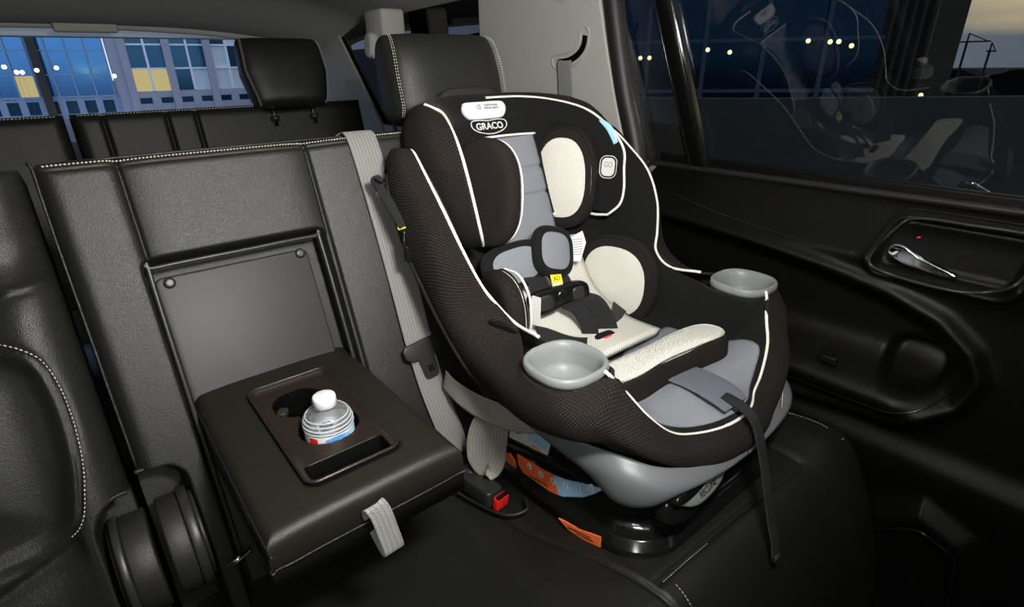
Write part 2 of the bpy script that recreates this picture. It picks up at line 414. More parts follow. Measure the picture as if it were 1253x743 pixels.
# ---- folded armrest
AX0,AX1,AY0,AY1,AZ = .055,.284,.452,.790,.622
arm = block('armrest', (0,0,0), (.01,.01,.01), M['leather2'], bench, 0); bpy.data.objects.remove(arm)
def arm_fn(U,V):
    d = np.minimum.reduce([U-AX0,AX1-U,V-AY0]); h = edge_round(d,.014)
    t = (2*(U-AX0)/(AX1-AX0)-1); h = h+.004*(1-t**4)
    s = rrect_sdf(U,V,.116,.228,.497,.735,.014)
    h = np.where(s<0, -.060, h); h = h+groove(np.maximum(s,0),.004,.003)
    return h
arm = hf('armrest', fine(AX0,AX1,.004,(.116,.228,AX0+.004,AX1-.004)), fine(AY0,AY1,.004,(.497,.735,AY0+.004)), arm_fn, lambda x,y,h:(x,y,AZ+h+0*x), M['leather2'], bench, back=.064)
tube('front_seam', [(AX0-.0008,.62,AZ-.036),(AX0-.001,AY0+.012,AZ-.036),(AX0+.010,AY0-.0008,AZ-.036),(.12,AY0-.001,AZ-.036),(AX1-.01,AY0-.0008,AZ-.036),(AX1+.001,AY0+.012,AZ-.036),(AX1+.0008,.7,AZ-.036)], .0014, M['leather'], arm, 60,6)
tube('top_seam', [(AX0+.001,.76,AZ-.008),(AX0+.001,AY0+.014,AZ-.008),(AX0+.004,AY0+.004,AZ-.014),(AX0+.001,AY0+.0005,AZ-.036)], .0012, M['leather'], arm, 40,6)
# drink tray set into the armrest
cups = [(.168,.674,.033),(.178,.597,.0355)]
def tray_fn(U,V):
    s = rrect_sdf(U,V,.116,.228,.497,.735,.014)
    h = np.where(s>-.0045, .0035, 0.0) - .0035*sstep(-s,.003,.012)
    s1 = np.minimum.reduce([np.hypot(U-cx,V-cy)-r for cx,cy,r in cups])
    neck = rrect_sdf(U,V,.158,.190,.61,.66,.012); s1 = np.minimum(s1,neck)
    h = h-.050*sstep(-s1,-.001,.004)
    s2 = rrect_sdf(U,V,.124,.218,.508,.536,.006); h = h-.030*sstep(-s2,-.001,.003)
    return np.where(s>.001,-.005,h)
tray = hf('drink_tray', fine(.114,.230,.0022), fine(.495,.737,.0022), tray_fn, lambda x,y,h:(x,y,AZ+.0035+h+0*x), [M['brownpl'],M['void']], arm, None, -.004)  # sunken faces take the near-black shade colour
P = [(.172+x,.616+y,AZ+.0065) for x,y in rrect(.112,.238,.014)]
tube('tray_rim', P, .0022, M['brownpl'], tray, None, 8, True)
for cx,cy,r in cups:
    for a in (20,140,260) if cy>.65 else (-20,180,80):
        a = math.radians(a); B = basis((cx+(r-.006)*math.cos(a),cy+(r-.006)*math.sin(a),AZ-.014),(math.cos(a),math.sin(a),0),(-math.sin(a),math.cos(a),0))
        prism('cup_grip', B, rrect(.014,.018,.006), -.008,0, M['panelpl'], tray, .002)
# pull strap at the armrest front
ribbon('pull_strap', [(.165,.462,.578),(.165,.451,.592),(.163,.449,.602),(.164,.444,.610) ,(.168,.438,.600),(.172,.434,.572),(.175,.432,.550),(.175,.437,.543),(.173,.443,.55),(.168,.449,.575)], (1,.05,0), .024,.0014, M['belt'], arm, 50)

# ---- headrest of the right place (taller, beside the window)
def headrest(parent, cx, y, z, w, h, d, m, lean=R20*.7, posts=True, taper=0):
    """soft rounded block built from stacked sections, with post guides"""
    up = np.array([0,math.sin(lean),math.cos(lean)]); c0 = np.array([cx,y,z])
    B = (c0+np.array([0,d/2,0])*0, np.array([1.,0,0]), up, np.cross([1.,0,0],up))
    prof = []
    N = 22
    V=[]; k=44
    for i in range(N+1):
        t = -1+2*i/N; s = math.sin(t*PI/2); hh = s*h/2
        q = (1-abs(s)**7)**(1/3.2) if abs(s)<1 else 0
        for j in range(k):
            a = 2*PI*j/k; n=4.2; X = math.copysign(abs(math.cos(a))**(2/n),math.cos(a)); Y = math.copysign(abs(math.sin(a))**(2/2.8),math.sin(a))
            wd = w/2*(.93-.05*s if s>0 else .93+.07*abs(s)*0)*(1-(1-q)*.10)*(1+taper*min(s,0))
            dd = d/2*q*(1-.25*(s>0)*s*s); yo = 0
            V.append(c0+np.array([1.,0,0])*X*wd+up*(hh)+np.cross([1.,0,0],up)*(Y*dd))
    F = grid_faces(N+1,k,False,True)+[tuple(range(k))[::-1],tuple(N*k+i for i in range(k))]
    F = [f[::-1] for f in F]
    o = mesh('headrest',V,F,m,parent)
    nrm = np.cross([1.,0,0],up)   # points forward (-y)
    for sgn in (-1,1):
        P = []
        for t in np.linspace(-.97,.97,14):
            s = t; q = (1-abs(s)**7)**(1/3.2); wd = w/2*(.93-.05*s if s>0 else .93)*(1-(1-q)*.10)*.955*(1+taper*min(s,0)); dd = d/2*q*(1-.25*(s>0)*s*s)
            P.append(c0+np.array([sgn*wd,0,0])+up*(s*h/2)-nrm*(-dd*.80)*1)
        stitch('side_stitching',P,M['thread'],o,.005,.0009)
        P2=[p-np.array([sgn*.0035,0,0])+nrm*.0006 for p in P]
        stitch('side_stitching',P2,M['thread'],o,.005,.0008)
    if posts:
        for sx in (-w*.22,w*.22):
            tube('post',[c0+np.array([sx,0,0])-up*(h/2-.01),c0+np.array([sx,0,0])-up*(h/2+.05)],.006,M['chrome'],o,None,12)
            tube('post_guide',[c0+np.array([sx,0,0])-up*(h/2+.022),c0+np.array([sx,0,0])-up*(h/2+.035)],.012,M['plastic'],o,None,14)
    return o
headrest(bench, .604,.957,1.018,.262,.146,.115,M['leather'])
# seat cushion of the bench
def cush_fn(U,V):   # U = x, V = y
    z = .374+.02*sstep(V,.60,.30)+.032*sstep(V,.50,.28)
    z = z - .30*np.clip((.262-V)/.13,0,None)**2*.9 - .10*np.clip(.262-V,0,None)
    z = z - .016*sstep(U,-.02,.30)*0
    # side bolster at the door edge and a low centre place
    z = z + .020*sstep(U,.80,.90)*sstep(V,.62,.45)
    d = np.minimum(.955-U, U-X0); z = z+edge_round(d,.03)
    z = z - .018*(1-sstep(U,.30,.36))
    xs = .405+.16*(.504-V)*np.where(V<.504,1.,.0)
    z = z + groove(U-np.minimum(xs,.452),.004,.006)
    z = z + groove(U-.815-.02*np.sin((V-.2)*6),.004,.006)*(V>.26)
    z = z + groove(V-(.275-.10*(U-.45)**2),.004,.006)*(U>.45)*(U<.82)
    return z
cu = hf('seat_cushion', fine(X0,.955,.006,(.43,.45,.815)), fine(.125,.70,.006,(.275,)), cush_fn, lambda x,y,h:(x,y,h+0*x), M['leather'], bench)
def cz(x,y): return float(cush_fn(np.array([x]),np.array([y]))[0])
solid(cu,.09,-1)
stitch('cushion_stitching',[(.815+.02*math.sin((y-.2)*6)+.006,y,cz(.825,y)+.001) for y in np.linspace(.27,.5,8)],M['thread'],bench,.005,.0007)
stitch('cushion_stitching',[(.925,y,cz(.925,y)+.0012) for y in np.linspace(.24,.5,8)],M['thread'],bench,.005,.0008)
stitch('cushion_stitching',[(x,.270-.10*(x-.45)**2,cz(x,.268)+.0015) for x in np.linspace(.46,.56,6)],M['thread'],bench,.005,.0007)
stitch('cushion_stitching',[(.470,y,cz(.470,y)+.0015) for y in np.linspace(.17,.26,6)],M['thread'],bench,.005,.0008)
block('seat_base', (X0+.02,.20,.0), (.93,.68,.33), M['carpet'], bench, .01)
# hinge hardware in the corner cut-out
def disc(name, x0, x1, y, z, r, m, parent, k=36, r1=None):
    V=[];prof=[(0,x0),(r*.97,x0),(r*.99,x0+.0007),(r,x0+.002),(r,x1-.002),(r*.99,x1-.0007),(r*.97,x1),(0,x1)]
    for rr,x in prof:
        for i in range(k): a=2*PI*i/k; V.append((x,y+rr*math.cos(a),z+rr*math.sin(a)))
    return mesh(name,V,grid_faces(len(prof),k,False,True),m,parent)
hg = disc('recliner_cover',.003,.015,.686,.478,.068,M['plastic'],bench)
disc('recliner_rim',.015,.020,.686,.478,.058,M['plastic'],hg)
disc('hinge_tube',-.021,.003,.686,.478,.064,M['hingepl'],bench)
disc('hinge_tube',-.062,-.034,.690,.470,.064,M['hingepl'],bench)
hg = disc('recliner_cover',-.071,-.062,.690,.470,.067,M['plastic'],bench)
disc('recliner_rim',-.075,-.071,.690,.470,.060,M['plastic'],hg)
tube('cutout_welt',[bpt(x,v,.002) for x,v in ((-.030,.199),(-.01,.199),(.010,.198),(.021,.190),(.0255,.172),(.026,.12),(.026,.0))],.0028,M['leather'],bench,50,8)
tube('cutout_welt',[lpt(x,v,.004) for x,v in ((-.042,.193),(-.056,.192),(-.073,.184),(-.083,.165),(-.086,.13),(-.086,.0))],.0028,M['leather'],left_,50,8)
tube('release_bar',[(.030,.612,.470),(.060,.618,.472)],.0035,M['chrome'],bench,None,10)

# ---- left place: its own seat, a bit more upright, only its inner edge in view
lp = back_place(.635)
left = left_
def lb_fn(U,V):
    d = np.minimum.reduce([U+.62,-.040-U,.590-V]); h = edge_round(d,.028)
    h = h+.012*np.exp(-((U+.080)/.028)**2)
    pb = poly_sdf(U,V,LBP)
    h = h+groove(pb,.0028,.005)-.012*sstep(-pb,0,.022)+.010*sstep(-pb,.02,.09)
    q1 = V-(.455+.25*(U+.06)); h = h+(groove(q1,.004,.008)-.008*np.exp(-(q1/.022)**2)+.006*np.exp(-((q1-.04)/.03)**2))*(pb>0)
    q2 = V-(.150+.35*(U+.11)); h = h+(groove(q2,.004,.008)-.008*np.exp(-(q2/.022)**2))*sstep(-.092-U,0,.01)
    s2 = rrect_sdf(U,V,-.082,.2,-.5,.190,.04); i2 = sstep(-s2,-.002,.006); h = h*(1-i2)+(-.05)*i2
    return h
LBP = [tuple(p) for p in cr([(-.40,.397),(-.20,.400),(-.130,.400),(-.098,.392),(-.076,.365),(-.070,.30),(-.080,.22),(-.108,.165),(-.20,.150),(-.40,.150)],60)]
def lbh(x,v): return float(lb_fn(np.array([x]),np.array([v]))[0])
hf('backrest', fine(-.62,-.040,.006,(-.082,-.046)), fine(-.10,.590,.006,(.190,)), lb_fn, lp, M['leather'], left, back=.11)
def lpt(x,v,h=0): return np.array([float(q) for q in lp(x,v,h)])
stitch('bolster_stitching',[lpt(x,v,lbh(x,v)+.0012) for x,v in [(p[0]+.004*(p[1]<.385),p[1]+.004*(p[1]>.385)) for p in LBP if p[0]>-.25 and p[1]>.16]],M['thread'],left,.005,.0009)
def lc_fn(U,V):
    z = .40-.35*np.clip(.25-V,0,None); d = np.minimum(-.09-U,U+.62); return z+edge_round(d,.04)
lcu = hf('seat_cushion', fine(-.62,-.09,.01), fine(.12,.70,.01), lc_fn, lambda x,y,h:(x,y,h+0*x), M['leather'], left); solid(lcu,.1,-1)
block('seat_base',(-.60,.2,.0),(-.10,.68,.32),M['carpet'],left,.01)
disc('trim_button',-.0745,-.071,.640,.405,.006,M['plastic'],left,16)
#%%BELTS
# ================================================================== SEAT BELTS
sb = empty('seat_belt', (.38,.70,.40), 'grey woven seat belt running down the seat back beside the armrest', 'seat belt')
path = [bpt(.378,.560,-.10), bpt(.379,.586,-.07), bpt(.379,.5935,-.02), bpt(.380,.580,.010), bpt(.382,.50,.016), bpt(.384,.38,.016), bpt(.382,.235,.020)]
ribbon('webbing', path, (1,0,0), .049,.0014, M['belt'], sb, 60)
ribbon('lower_webbing', [bpt(.382,.235,.018),bpt(.386,.16,.018),bpt(.396,.08,.018),bpt(.404,.03,.012)], (1,0,0), .046,.0014, M['belt'], sb, 30)
B = basis(bpt(.383,.228,.024),(1,.04,.10),(0,math.sin(R20),math.cos(R20)))
tg = prism('tongue_plate', B, [(-.036,.010),(-.030,.016),(.030,.016),(.036,.010),(.036,-.004),(.028,-.012),(.014,-.014),(.012,-.046),(.008,-.050),(-.008,-.050),(-.012,-.046),(-.014,-.014),(-.028,-.012),(-.036,-.004)], -.001,.006, M['plastic'], sb, .002)
prism('tongue_slot', (B[0]-B[2]*.034,B[1],B[2],B[3]), rrect(.010,.012,.002), .006,.0066, M['glossblk'], tg)
# top tether hook hanging behind the child seat
th = empty('tether_hook', (.40,.76,.80), 'black tether strap with a hook hanging between the grey belt and the child seat', 'strap')
ribbon('strap', [(.362,.774,.883),(.364,.758,.868),(.365,.735,.850),(.366,.716,.832),(.367,.708,.818)], [(1,0,.3)]*5, [.010,.014,.015,.014,.012],.003, M['beltdark'], th, 24)
ribbon('ring_strap', [(.362,.768,.868),(.357,.772,.880),(.359,.766,.890),(.366,.757,.884)], (1,0,.2), .008,.003, M['beltdark'], th, 14)
tube('hook',[(.368,.708,.818),(.364,.704,.800),(.366,.702,.784),(.372,.702,.776),(.377,.704,.786),(.376,.706,.804),(.371,.708,.816)],.0028,M['glossblk'],th,30,8)
block('hook_body',(.362,.698,.770),(.378,.709,.796),M['glossblk'],th,.003)
ribbon('stitch_band',[(.367,.712,.824),(.367,.709,.820)],(1,0,.3),.0150,.0036,M['yellow'],th,4)
# lap belt threaded through the child seat base
lb = empty('lap_belt', (.42,.60,.42), 'light grey lap belt looped through the left side of the child seat base', 'seat belt')
ribbon('webbing', [(.398,.675,.566),(.400,.640,.556),(.410,.595,.548),(.428,.545,.546),(.455,.50,.55)], [(0,.35,1),(0,.3,1),(.1,.25,1),(.2,.2,1),(.2,.2,1)], .040,.0016, M['belttan'], lb, 30)
ribbon('hanging_loop', [(.436,.592,.535),(.418,.597,.515),(.408,.603,.48),(.405,.600,.445),(.413,.585,.428),(.424,.578,.445),(.428,.575,.49),(.432,.575,.53)], (.55,-.8,0), .034,.0016, M['belttan'], lb, 50)
bk = empty('belt_buckle', (.40,.60,.36), 'black belt buckle with a red release button beside the child seat base', 'buckle')
B = basis((.398,.590,.398),(.10,-.98,.02),(1,.1,0))
body = prism('buckle_body', B, rrect(.085,.034,.008), -.012,.018, M['plastic'], bk, .004)
B2 = basis((.405,.5445,.400),(1,.1,0),(0,-.15,1))
prism('release_button', B2, rrect(.026,.026,.004), -.001,.010, M['red'], body, .002)
prism('buckle_slot', (B2[0]+B2[2]*.015,B2[1],B2[2],B2[3]), rrect(.024,.005,.002), .004,.0095, M['glossblk'], body)
ribbon('buckle_sleeve',[(.398,.70,.42),(.398,.66,.412),(.398,.62,.404)],(1,.1,0),.032,.010,M['blackfab'],bk,12)
sl2 = tube('buckle_well',[(.36,.65,.392),(.375,.585,.388),(.395,.520,.392),(.425,.500,.398),(.44,.52,.40)],.003,M['leather'],bench,30,8)

# ================================================================== WATER BOTTLE
bt = empty('water_bottle', (.178,.597,.576), 'small clear water bottle with a white cap standing in the armrest drink tray', 'bottle')
c = (.178,.597,.576)
prof = [(.000,.0),(.026,.0),(.0295,.004),(.0300,.010),(.0300,.048),(.0312,.051),(.0302,.0535),(.0312,.056),(.0288,.0585),(.0298,.061),(.0262,.0635),(.0268,.066),(.0222,.069),(.0178,.0715),(.0128,.0745),(.0120,.0765),(.0150,.0768),(.0150,.078),(.0118,.079),(.0118,.084)]
lathe('bottle_shell', prof, c, M['bottle'], bt, 48, False, False)
for r_b,z_b in ((.0304,.0515),(.0302,.0565),(.0288,.0615),(.0262,.066)):
    tube('rib',[(c[0]+r_b*math.cos(a),c[1]+r_b*math.sin(a),c[2]+z_b) for a in np.linspace(0,2*PI,48,endpoint=False)],.0011,M['bottlerib'],bt,None,6,True)
cp = lathe('cap', [(.0135,.078),(.0142,.0785),(.0142,.088),(.0136,.0905),(.012,.0915),(0,.0915)], c, M['capwhite'], bt, 48, True, False)
lathe('label_band', [(.0304,.008),(.0304,.0495)], c, M['paper'], bt, 48, False, False)
V=[];F=[]
def arc_patch(name,a0,a1,z0,z1,m,r=.0307,wav=0):
    V=[];n=14
    for i in range(n+1):
        a=math.radians(a0+(a1-a0)*i/n)
        V+= [(c[0]+r*math.cos(a),c[1]+r*math.sin(a),c[2]+z0),(c[0]+r*math.cos(a),c[1]+r*math.sin(a),c[2]+z1+wav*math.sin(i/n*PI))]
    return mesh(name,V,grid_faces(n+1,2),m,bt)
arc_patch('label_print',-120,-60,.036,.045,M['blue2'],.0307,.003)
arc_patch('label_wave',-75,-15,.041,.046,M['blue'],.0307,.002)
arc_patch('label_mark',-160,-138,.038,.046,M['red'],.0307,.001)
#%%CHILD
# ================================================================== CHILD SEAT
XC = .63
cs = empty('child_car_seat', (XC,.46,.392), 'black, brown, grey and cream convertible child car seat strapped on the rear bench', 'child seat')
def Wp(p,s=1): return np.array([XC+s*p[0],p[1],p[2]])
def both(name, curves, nu, nv, m, parent, flip=False, thick=0):
    """one continuous symmetric surface: left half control curves mirrored to the right (curves run rim->centre)"""
    G = surf(curves,nu,nv); L = G.copy(); L[...,0] = XC-G[...,0]; R = G.copy(); R[...,0] = XC+G[...,0]
    A = np.concatenate([L,R[::-1][1:]],0); o = gridobj(name,A,m,parent,flip)
    if thick: solid(o,thick,0)
    return o
def side(name, curves, nu, nv, s, m, parent, thick=0):
    G = surf(curves,nu,nv); G[...,0] = XC+s*G[...,0]; o = gridobj(name,G,m,parent)
    if thick: solid(o,thick,0)
    return o
RIM = [(.205,.785,.895),(.212,.765,.918),(.219,.738,.922),(.225,.695,.892),(.228,.650,.852),(.221,.618,.800),(.205,.600,.750),(.188,.586,.718),(.182,.548,.698),(.186,.490,.688),(.196,.455,.645),(.190,.385,.645),(.184,.366,.694),(.166,.352,.667),(.147,.335,.637),(.115,.322,.605),(.080,.312,.590),(.04,.295,.590),(0,.289,.591)]
OUTM= [(.226,.815,.885),(.232,.785,.918),(.240,.755,.922),(.249,.720,.890),(.252,.680,.838),(.252,.642,.780),(.248,.615,.715),(.246,.575,.685),(.250,.530,.672),(.260,.480,.666),(.266,.430,.660),(.254,.372,.660),(.226,.350,.662),(.205,.336,.642),(.178,.316,.620),(.142,.302,.600),(.097,.292,.583),(.05,.278,.580),(0,.272,.580)]
OUTB= [(.222,.840,.865),(.232,.800,.900),(.243,.775,.888),(.254,.755,.865),(.256,.715,.785),(.253,.680,.735),(.249,.640,.685),(.246,.590,.640),(.248,.530,.625),(.254,.480,.622),(.255,.430,.622),(.242,.372,.628),(.218,.348,.630),(.198,.336,.618),(.170,.312,.600),(.138,.296,.584),(.094,.285,.566),(.05,.272,.562),(0,.266,.562)]
LOW = [(.20,.86,.855),(.212,.83,.88),(.220,.81,.86),(.225,.79,.84),(.226,.745,.77),(.223,.700,.710),(.219,.645,.645),(.217,.590,.605),(.217,.530,.596),(.216,.470,.596),(.213,.420,.600),(.205,.375,.610),(.192,.350,.610),(.178,.338,.606),(.154,.316,.590),(.124,.300,.570),(.086,.290,.552),(.045,.280,.548),(0,.274,.547)]
RIMO = RIM[:8]+[(.192,.530,.696),(.225,.482,.692),(.256,.440,.690),(.250,.385,.690)]+RIM[12:]
RIMI = RIM[:9]+[(.176,.490,.690),(.160,.440,.690),(.162,.385,.690)]+RIM[12:]
for s in (-1,1): side('outer_cover', [RIMO,OUTM,OUTB,LOW], 26, 120, s, M['brownmesh'], cs, .004)
for s in (-1,1): tube('edge_welt', [Wp((a+.002,y,z),s) for a,y,z in OUTB[2:8]]+[Wp((.240,.545,.612),s),Wp((.235,.48,.604),s)], .0042, M['brownfab'], cs, 70, 8)
INM = [(.180,.805,.880),(.188,.780,.900),(.196,.758,.898),(.203,.712,.870),(.205,.668,.825),(.198,.640,.772),(.186,.615,.725),(.172,.590,.690),(.168,.550,.670),(.168,.490,.655),(.168,.455,.638),(.165,.385,.636),(.163,.370,.655),(.153,.360,.640),(.139,.342,.626),(.109,.328,.604),(.076,.316,.591),(.04,.302,.592),(0,.296,.593)]
FOOT= [(.160,.83,.88),(.155,.815,.90),(.155,.805,.885),(.155,.785,.85),(.153,.762,.81),(.150,.740,.76),(.148,.715,.70),(.148,.66,.640),(.146,.57,.600),(.145,.51,.592),(.144,.46,.592),(.142,.42,.598),(.138,.395,.603),(.134,.375,.607),(.127,.350,.609),(.10,.334,.604),(.07,.322,.596),(.04,.308,.595),(0,.302,.596)]
CEN = [(0,.845,.90),(0,.835,.89),(0,.82,.865),(0,.80,.83),(0,.775,.79),(0,.75,.74),(0,.72,.68),(0,.66,.615),(0,.57,.585),(0,.51,.582),(0,.46,.584),(0,.43,.590),(0,.405,.597),(0,.385,.602),(0,.365,.606),(0,.345,.606),(0,.33,.603),(0,.316,.600),(0,.306,.598)]
both('inner_cover', [RIMI,INM,FOOT,CEN], 28, 120, M['blackfab'], cs, thick=.004)
for s in (-1,1):
    tube('piping', [Wp(p,s) for p in RIM[:9]+[(.190,.490,.702)]], .0025, M['piping'], cs, 90, 8)
tube('front_piping', [Wp(p,-1) for p in [(.190,.372,.702)]+RIM[12:]]+[Wp(p,1) for p in [(.190,.372,.702)]+RIM[12:-1]][::-1], .0026, M['piping'], cs, 120, 8)
# grey insert of the seat pan: upholstered pad that follows the pan
RI = [(.152,.520,.597),(.152,.45,.600),(.150,.41,.610),(.150,.372,.628),(.141,.344,.629),(.110,.331,.608),(.077,.319,.596),(.04,.302,.597),(0,.296,.597)]
MI = [(.10,.520,.596),(.10,.45,.600),(.10,.41,.606),(.10,.382,.613),(.095,.358,.615),(.072,.342,.609),(.052,.330,.603),(.03,.316,.602),(0,.311,.602)]
CI = [(0,.520,.592),(0,.45,.597),(0,.415,.602),(0,.392,.608),(0,.374,.612),(0,.356,.611),(0,.342,.609),(0,.329,.606),(0,.322,.605)]
both('seat_insert', [RI,MI,CI], 20, 50, M['greyfab'], cs, thick=.004)
# flap over the adjuster strap
fl = ribbon('strap_flap', [(XC,.408,.614),(XC,.38,.619),(XC,.345,.620),(XC,.315,.616),(XC,.297,.609)], (1,0,0), [.062,.062,.062,.060,.054],.004, M['greyfab2'], cs, 24); bev(fl,.001,2)
ribbon('adjuster_strap', [(XC-.004,.315,.617),(XC-.002,.292,.613),(XC,.270,.600),(XC+.001,.256,.57),(XC+.002,.243,.53),(XC+.002,.222,.46),(XC+.003,.212,.43),(XC+.001,.205,.405)], (1,0,0), .020,.003, M['beltdark'], cs, 50)
block('strap_end', (XC-.006,.200,.398),(XC+.008,.209,.408), M['beltdark'], cs, .002)

# back insert: grey quilted centre panel in the headrest zone
def bplane(a,z,f=0): return np.array([a,.755+.40*(z-.80)-f*.928, z-f*.37*0])
def ins_pt(a,z):
    q = .012-.004*abs(math.cos(0)); g = -.005*sum(math.exp(-((z-zz)/.004)**2) for zz in (.865,.820))
    return (a, .755+.40*(z-.80)-.004-.008*(1-(abs(a)/.072)**6)-g, z)
G = np.array([[ins_pt(a,z) for z in np.linspace(.690,.921,90)] for a in np.linspace(-.070,.070,21)]); G[...,0]+=XC
gi = gridobj('back_insert', G, M['greyfab'], cs); solid(gi,.010,-1)
tube('insert_piping',[Wp((a,.755+.40*(.922-.80)-.009,.922+.002*math.cos(a*20)),1) for a in np.linspace(-.071,.071,12)],.0022,M['piping'],gi,24,6)
# head rest: winged hood
HR = [(.146,.672,.778),(.159,.656,.798),(.166,.654,.825),(.170,.660,.860),(.174,.667,.895),(.168,.692,.928),(.156,.733,.957),(.143,.775,.971),(.118,.825,.980),(.08,.845,.984),(.04,.850,.985),(0,.850,.985)]
HM = [(.140,.700,.783),(.147,.694,.805),(.150,.698,.835),(.152,.706,.865),(.151,.720,.895),(.143,.742,.920),(.130,.768,.940),(.115,.796,.952),(.092,.825,.960),(.065,.838,.963),(.03,.842,.964),(0,.842,.964)]
HF = [(.128,.748,.780),(.128,.756,.81),(.126,.766,.84),(.124,.776,.865),(.120,.787,.89),(.113,.797,.91),(.102,.805,.925),(.088,.811,.935),(.07,.816,.942),(.048,.820,.946),(.025,.822,.948),(0,.822,.948)]
HC = [(0,.752,.775),(0,.762,.80),(0,.772,.825),(0,.782,.85),(0,.790,.87),(0,.797,.888),(0,.802,.90),(0,.807,.912),(0,.811,.921),(0,.814,.928),(0,.817,.933),(0,.819,.938)]
hood = both('headrest_cover', [HR,HM,HF,HC], 30, 80, M['blackfab'], cs, thick=.003)
HO = [(.162,.700,.772),(.172,.690,.790),(.184,.692,.825),(.193,.700,.862),(.198,.712,.905),(.193,.735,.940),(.180,.765,.968),(.160,.800,.982),(.124,.838,.988),(.083,.855,.990),(.04,.860,.991),(0,.860,.991)]
HB = [(.158,.735,.775),(.172,.730,.790),(.190,.745,.825),(.200,.760,.865),(.203,.775,.905),(.196,.795,.938),(.182,.815,.962),(.160,.838,.974),(.124,.860,.978),(.083,.868,.979),(.04,.870,.979),(0,.870,.979)]
HK = [(.150,.780,.775),(.165,.790,.790),(.180,.805,.825),(.190,.815,.865),(.190,.825,.905),(.180,.84,.94),(.165,.85,.955),(.14,.86,.96),(.11,.87,.965),(.07,.875,.965),(.035,.875,.965),(0,.875,.965)]
for s in (-1,1):
    side('headrest_outer', [q[:8] for q in (HR,HO,HB,HK)], 18, 60, s, M['brownmesh'], cs, .003)
    side('headrest_top', [q[7:] for q in (HR,HO,HB,HK)], 18, 40, s, M['blackfab'], cs, .003)
def closed_back(): pass
for s in (-1,1): tube('headrest_piping', [Wp(p,s) for p in (HR[:7]+[(.146,.768,.972),(.152,.785,.979),(.159,.798,.984)] if s<0 else HR)], .0025, M['piping'], hood, 80, 8)
tube('headrest_bottom_piping', [Wp(p,1) for p in (HR[0],(.142,.700,.774),(.135,.735,.774),(.10,.748,.774),(.06,.752,.776))], .0026, M['piping'], hood, 30, 8)
# plastic hump and white adjuster handle on the top
Bh = basis(Wp((-.028,.868,.982)), (1,0,0), (0,.37,.93))
hump = puff('adjuster_housing', Bh, superoval(.062,.022,3), -.02,.014, M['plastic'], cs, 8, 2.4)
Bh = basis(Wp((-.022,.826,.966)), (1,0,0), (0,.37,.93))
out = [(-.044,.011),(-.034,.0145),(.032,.0145),(.045,.010),(.047,.000),(.040,-.011),(.027,-.0155),(-.027,-.0155),(-.040,-.011),(-.047,0)]
hd = puff('adjuster_handle', Bh, [tuple(p) for p in cr([(x,y) for x,y in out],40,True)], -.006,.006, M['white'], cs, 6, 3)
c0,u0,v0,n0 = Bh
text('handle_number','10',(c0+n0*.0075+v0*.004-u0*.016,u0,v0,n0),.014,M['greyink'],hd,.0004,.75)
text('handle_print','POSITION HEAD',(c0+n0*.0075+v0*.0065+u0*.012,u0,v0,n0),.0048,M['greyink'],hd,.0004,.85)
text('handle_print','SUPPORT HEIGHT',(c0+n0*.0075+v0*.0015+u0*.012,u0,v0,n0),.0048,M['greyink'],hd,.0004,.85)
# maker's badge
Bg = basis(Wp((-.022,.811,.9400)), (1,0,0), (0,.42,.91)); c0,u0,v0,n0 = Bg
text('badge_lettering','GRACO',(c0+n0*.001,u0,v0,n0),.0165,M['silverink'],cs,.0006,1.02,.0004)
out = cr([(-.036,.010),(-.020,.0115),(0,.010),(.020,.0115),(.036,.009),(.038,.000),(.028,-.008),(.012,-.0125),(0,-.0135),(-.012,-.0125),(-.028,-.008),(-.038,.000)],60,True)
tube('badge_outline',[c0+u0*x+v0*y+n0*.001 for x,y in out],.0010,M['silverink'],cs,None,6,True)
# silver oval mark and blue tag on the right wing
Bq = basis(Wp((.163,.690,.862)), (.40,-.92,0), (.06,.25,.97)); c0,u0,v0,n0 = Bq
#%%CHILD2
def toward(B, d):   # make the frame's normal point along d
    c,u,v,n = B
    return (c,u,v,n) if np.dot(n,d)>0 else (c,-u,v,-n)
Bq = toward(Bq,(-1,-1,0)); c0,u0,v0,n0 = Bq
c0 = c0+n0*.006
tube('round_mark_outline',[c0+u0*x+v0*y for x,y in rrect(.032,.040,.012,6)],.0009,M['silverink'],cs,None,6,True)
prism('round_mark', (c0,u0,v0,n0), rrect(.025,.033,.009), 0,.0006, M['silverink'], cs)
text('round_mark_lettering','GO',(c0+v0*.004+n0*.0008,u0,v0,n0),.014,M['greyink'],cs,.0004,.75)
ribbon('wing_tag', [Wp((.161,.716,.945)),Wp((.1665,.697,.930)),Wp((.1705,.682,.905))], (.4,-.9,.0), [.006,.011,.010],.0062, M['blue'], cs, 16)
# side pads
def pad(name, cen, s, u, v, w, h, t, cream_side, parent, sq=2.8, squeeze=0):
    B = basis(Wp(cen,s), (u[0]*s,u[1],u[2]), (v[0]*s,v[1],v[2])); B = toward(B,(-s,-.1,0))
    o = puff(name, B, superoval(w,h,sq,44,squeeze), -t,0, M['brownfab'], parent, 10, 2.2)
    f = dome('pad_face', B, superoval(w*.92,h*.93,sq,44,squeeze), .008, M['cream'], o, -.003)
    tube('pad_piping', [B[0]+B[1]*x+B[2]*y+B[3]*(-.002) for x,y in superoval(w*.95,h*.96,sq,44,squeeze)], .0014, M['piping'] if (name=='head_pad' and s<0) else M['brownfab'], o, None, 6, True)
    return o
pad('head_pad', (.094,.750,.842), 1, (.36,-.93,0), (0,.34,.94), .068,.096,.032, 1, cs, 2.5, .08)
pad('head_pad', (.088,.722,.846), -1, (-.28,-.95,0), (0,.34,.94), .066,.088,.036, 1, cs, 2.5, .06)
pad('torso_pad', (.124,.632,.660), 1, (.22,-.97,0), (0,.25,.97), .086,.088,.030, 1, cs, 2.4)
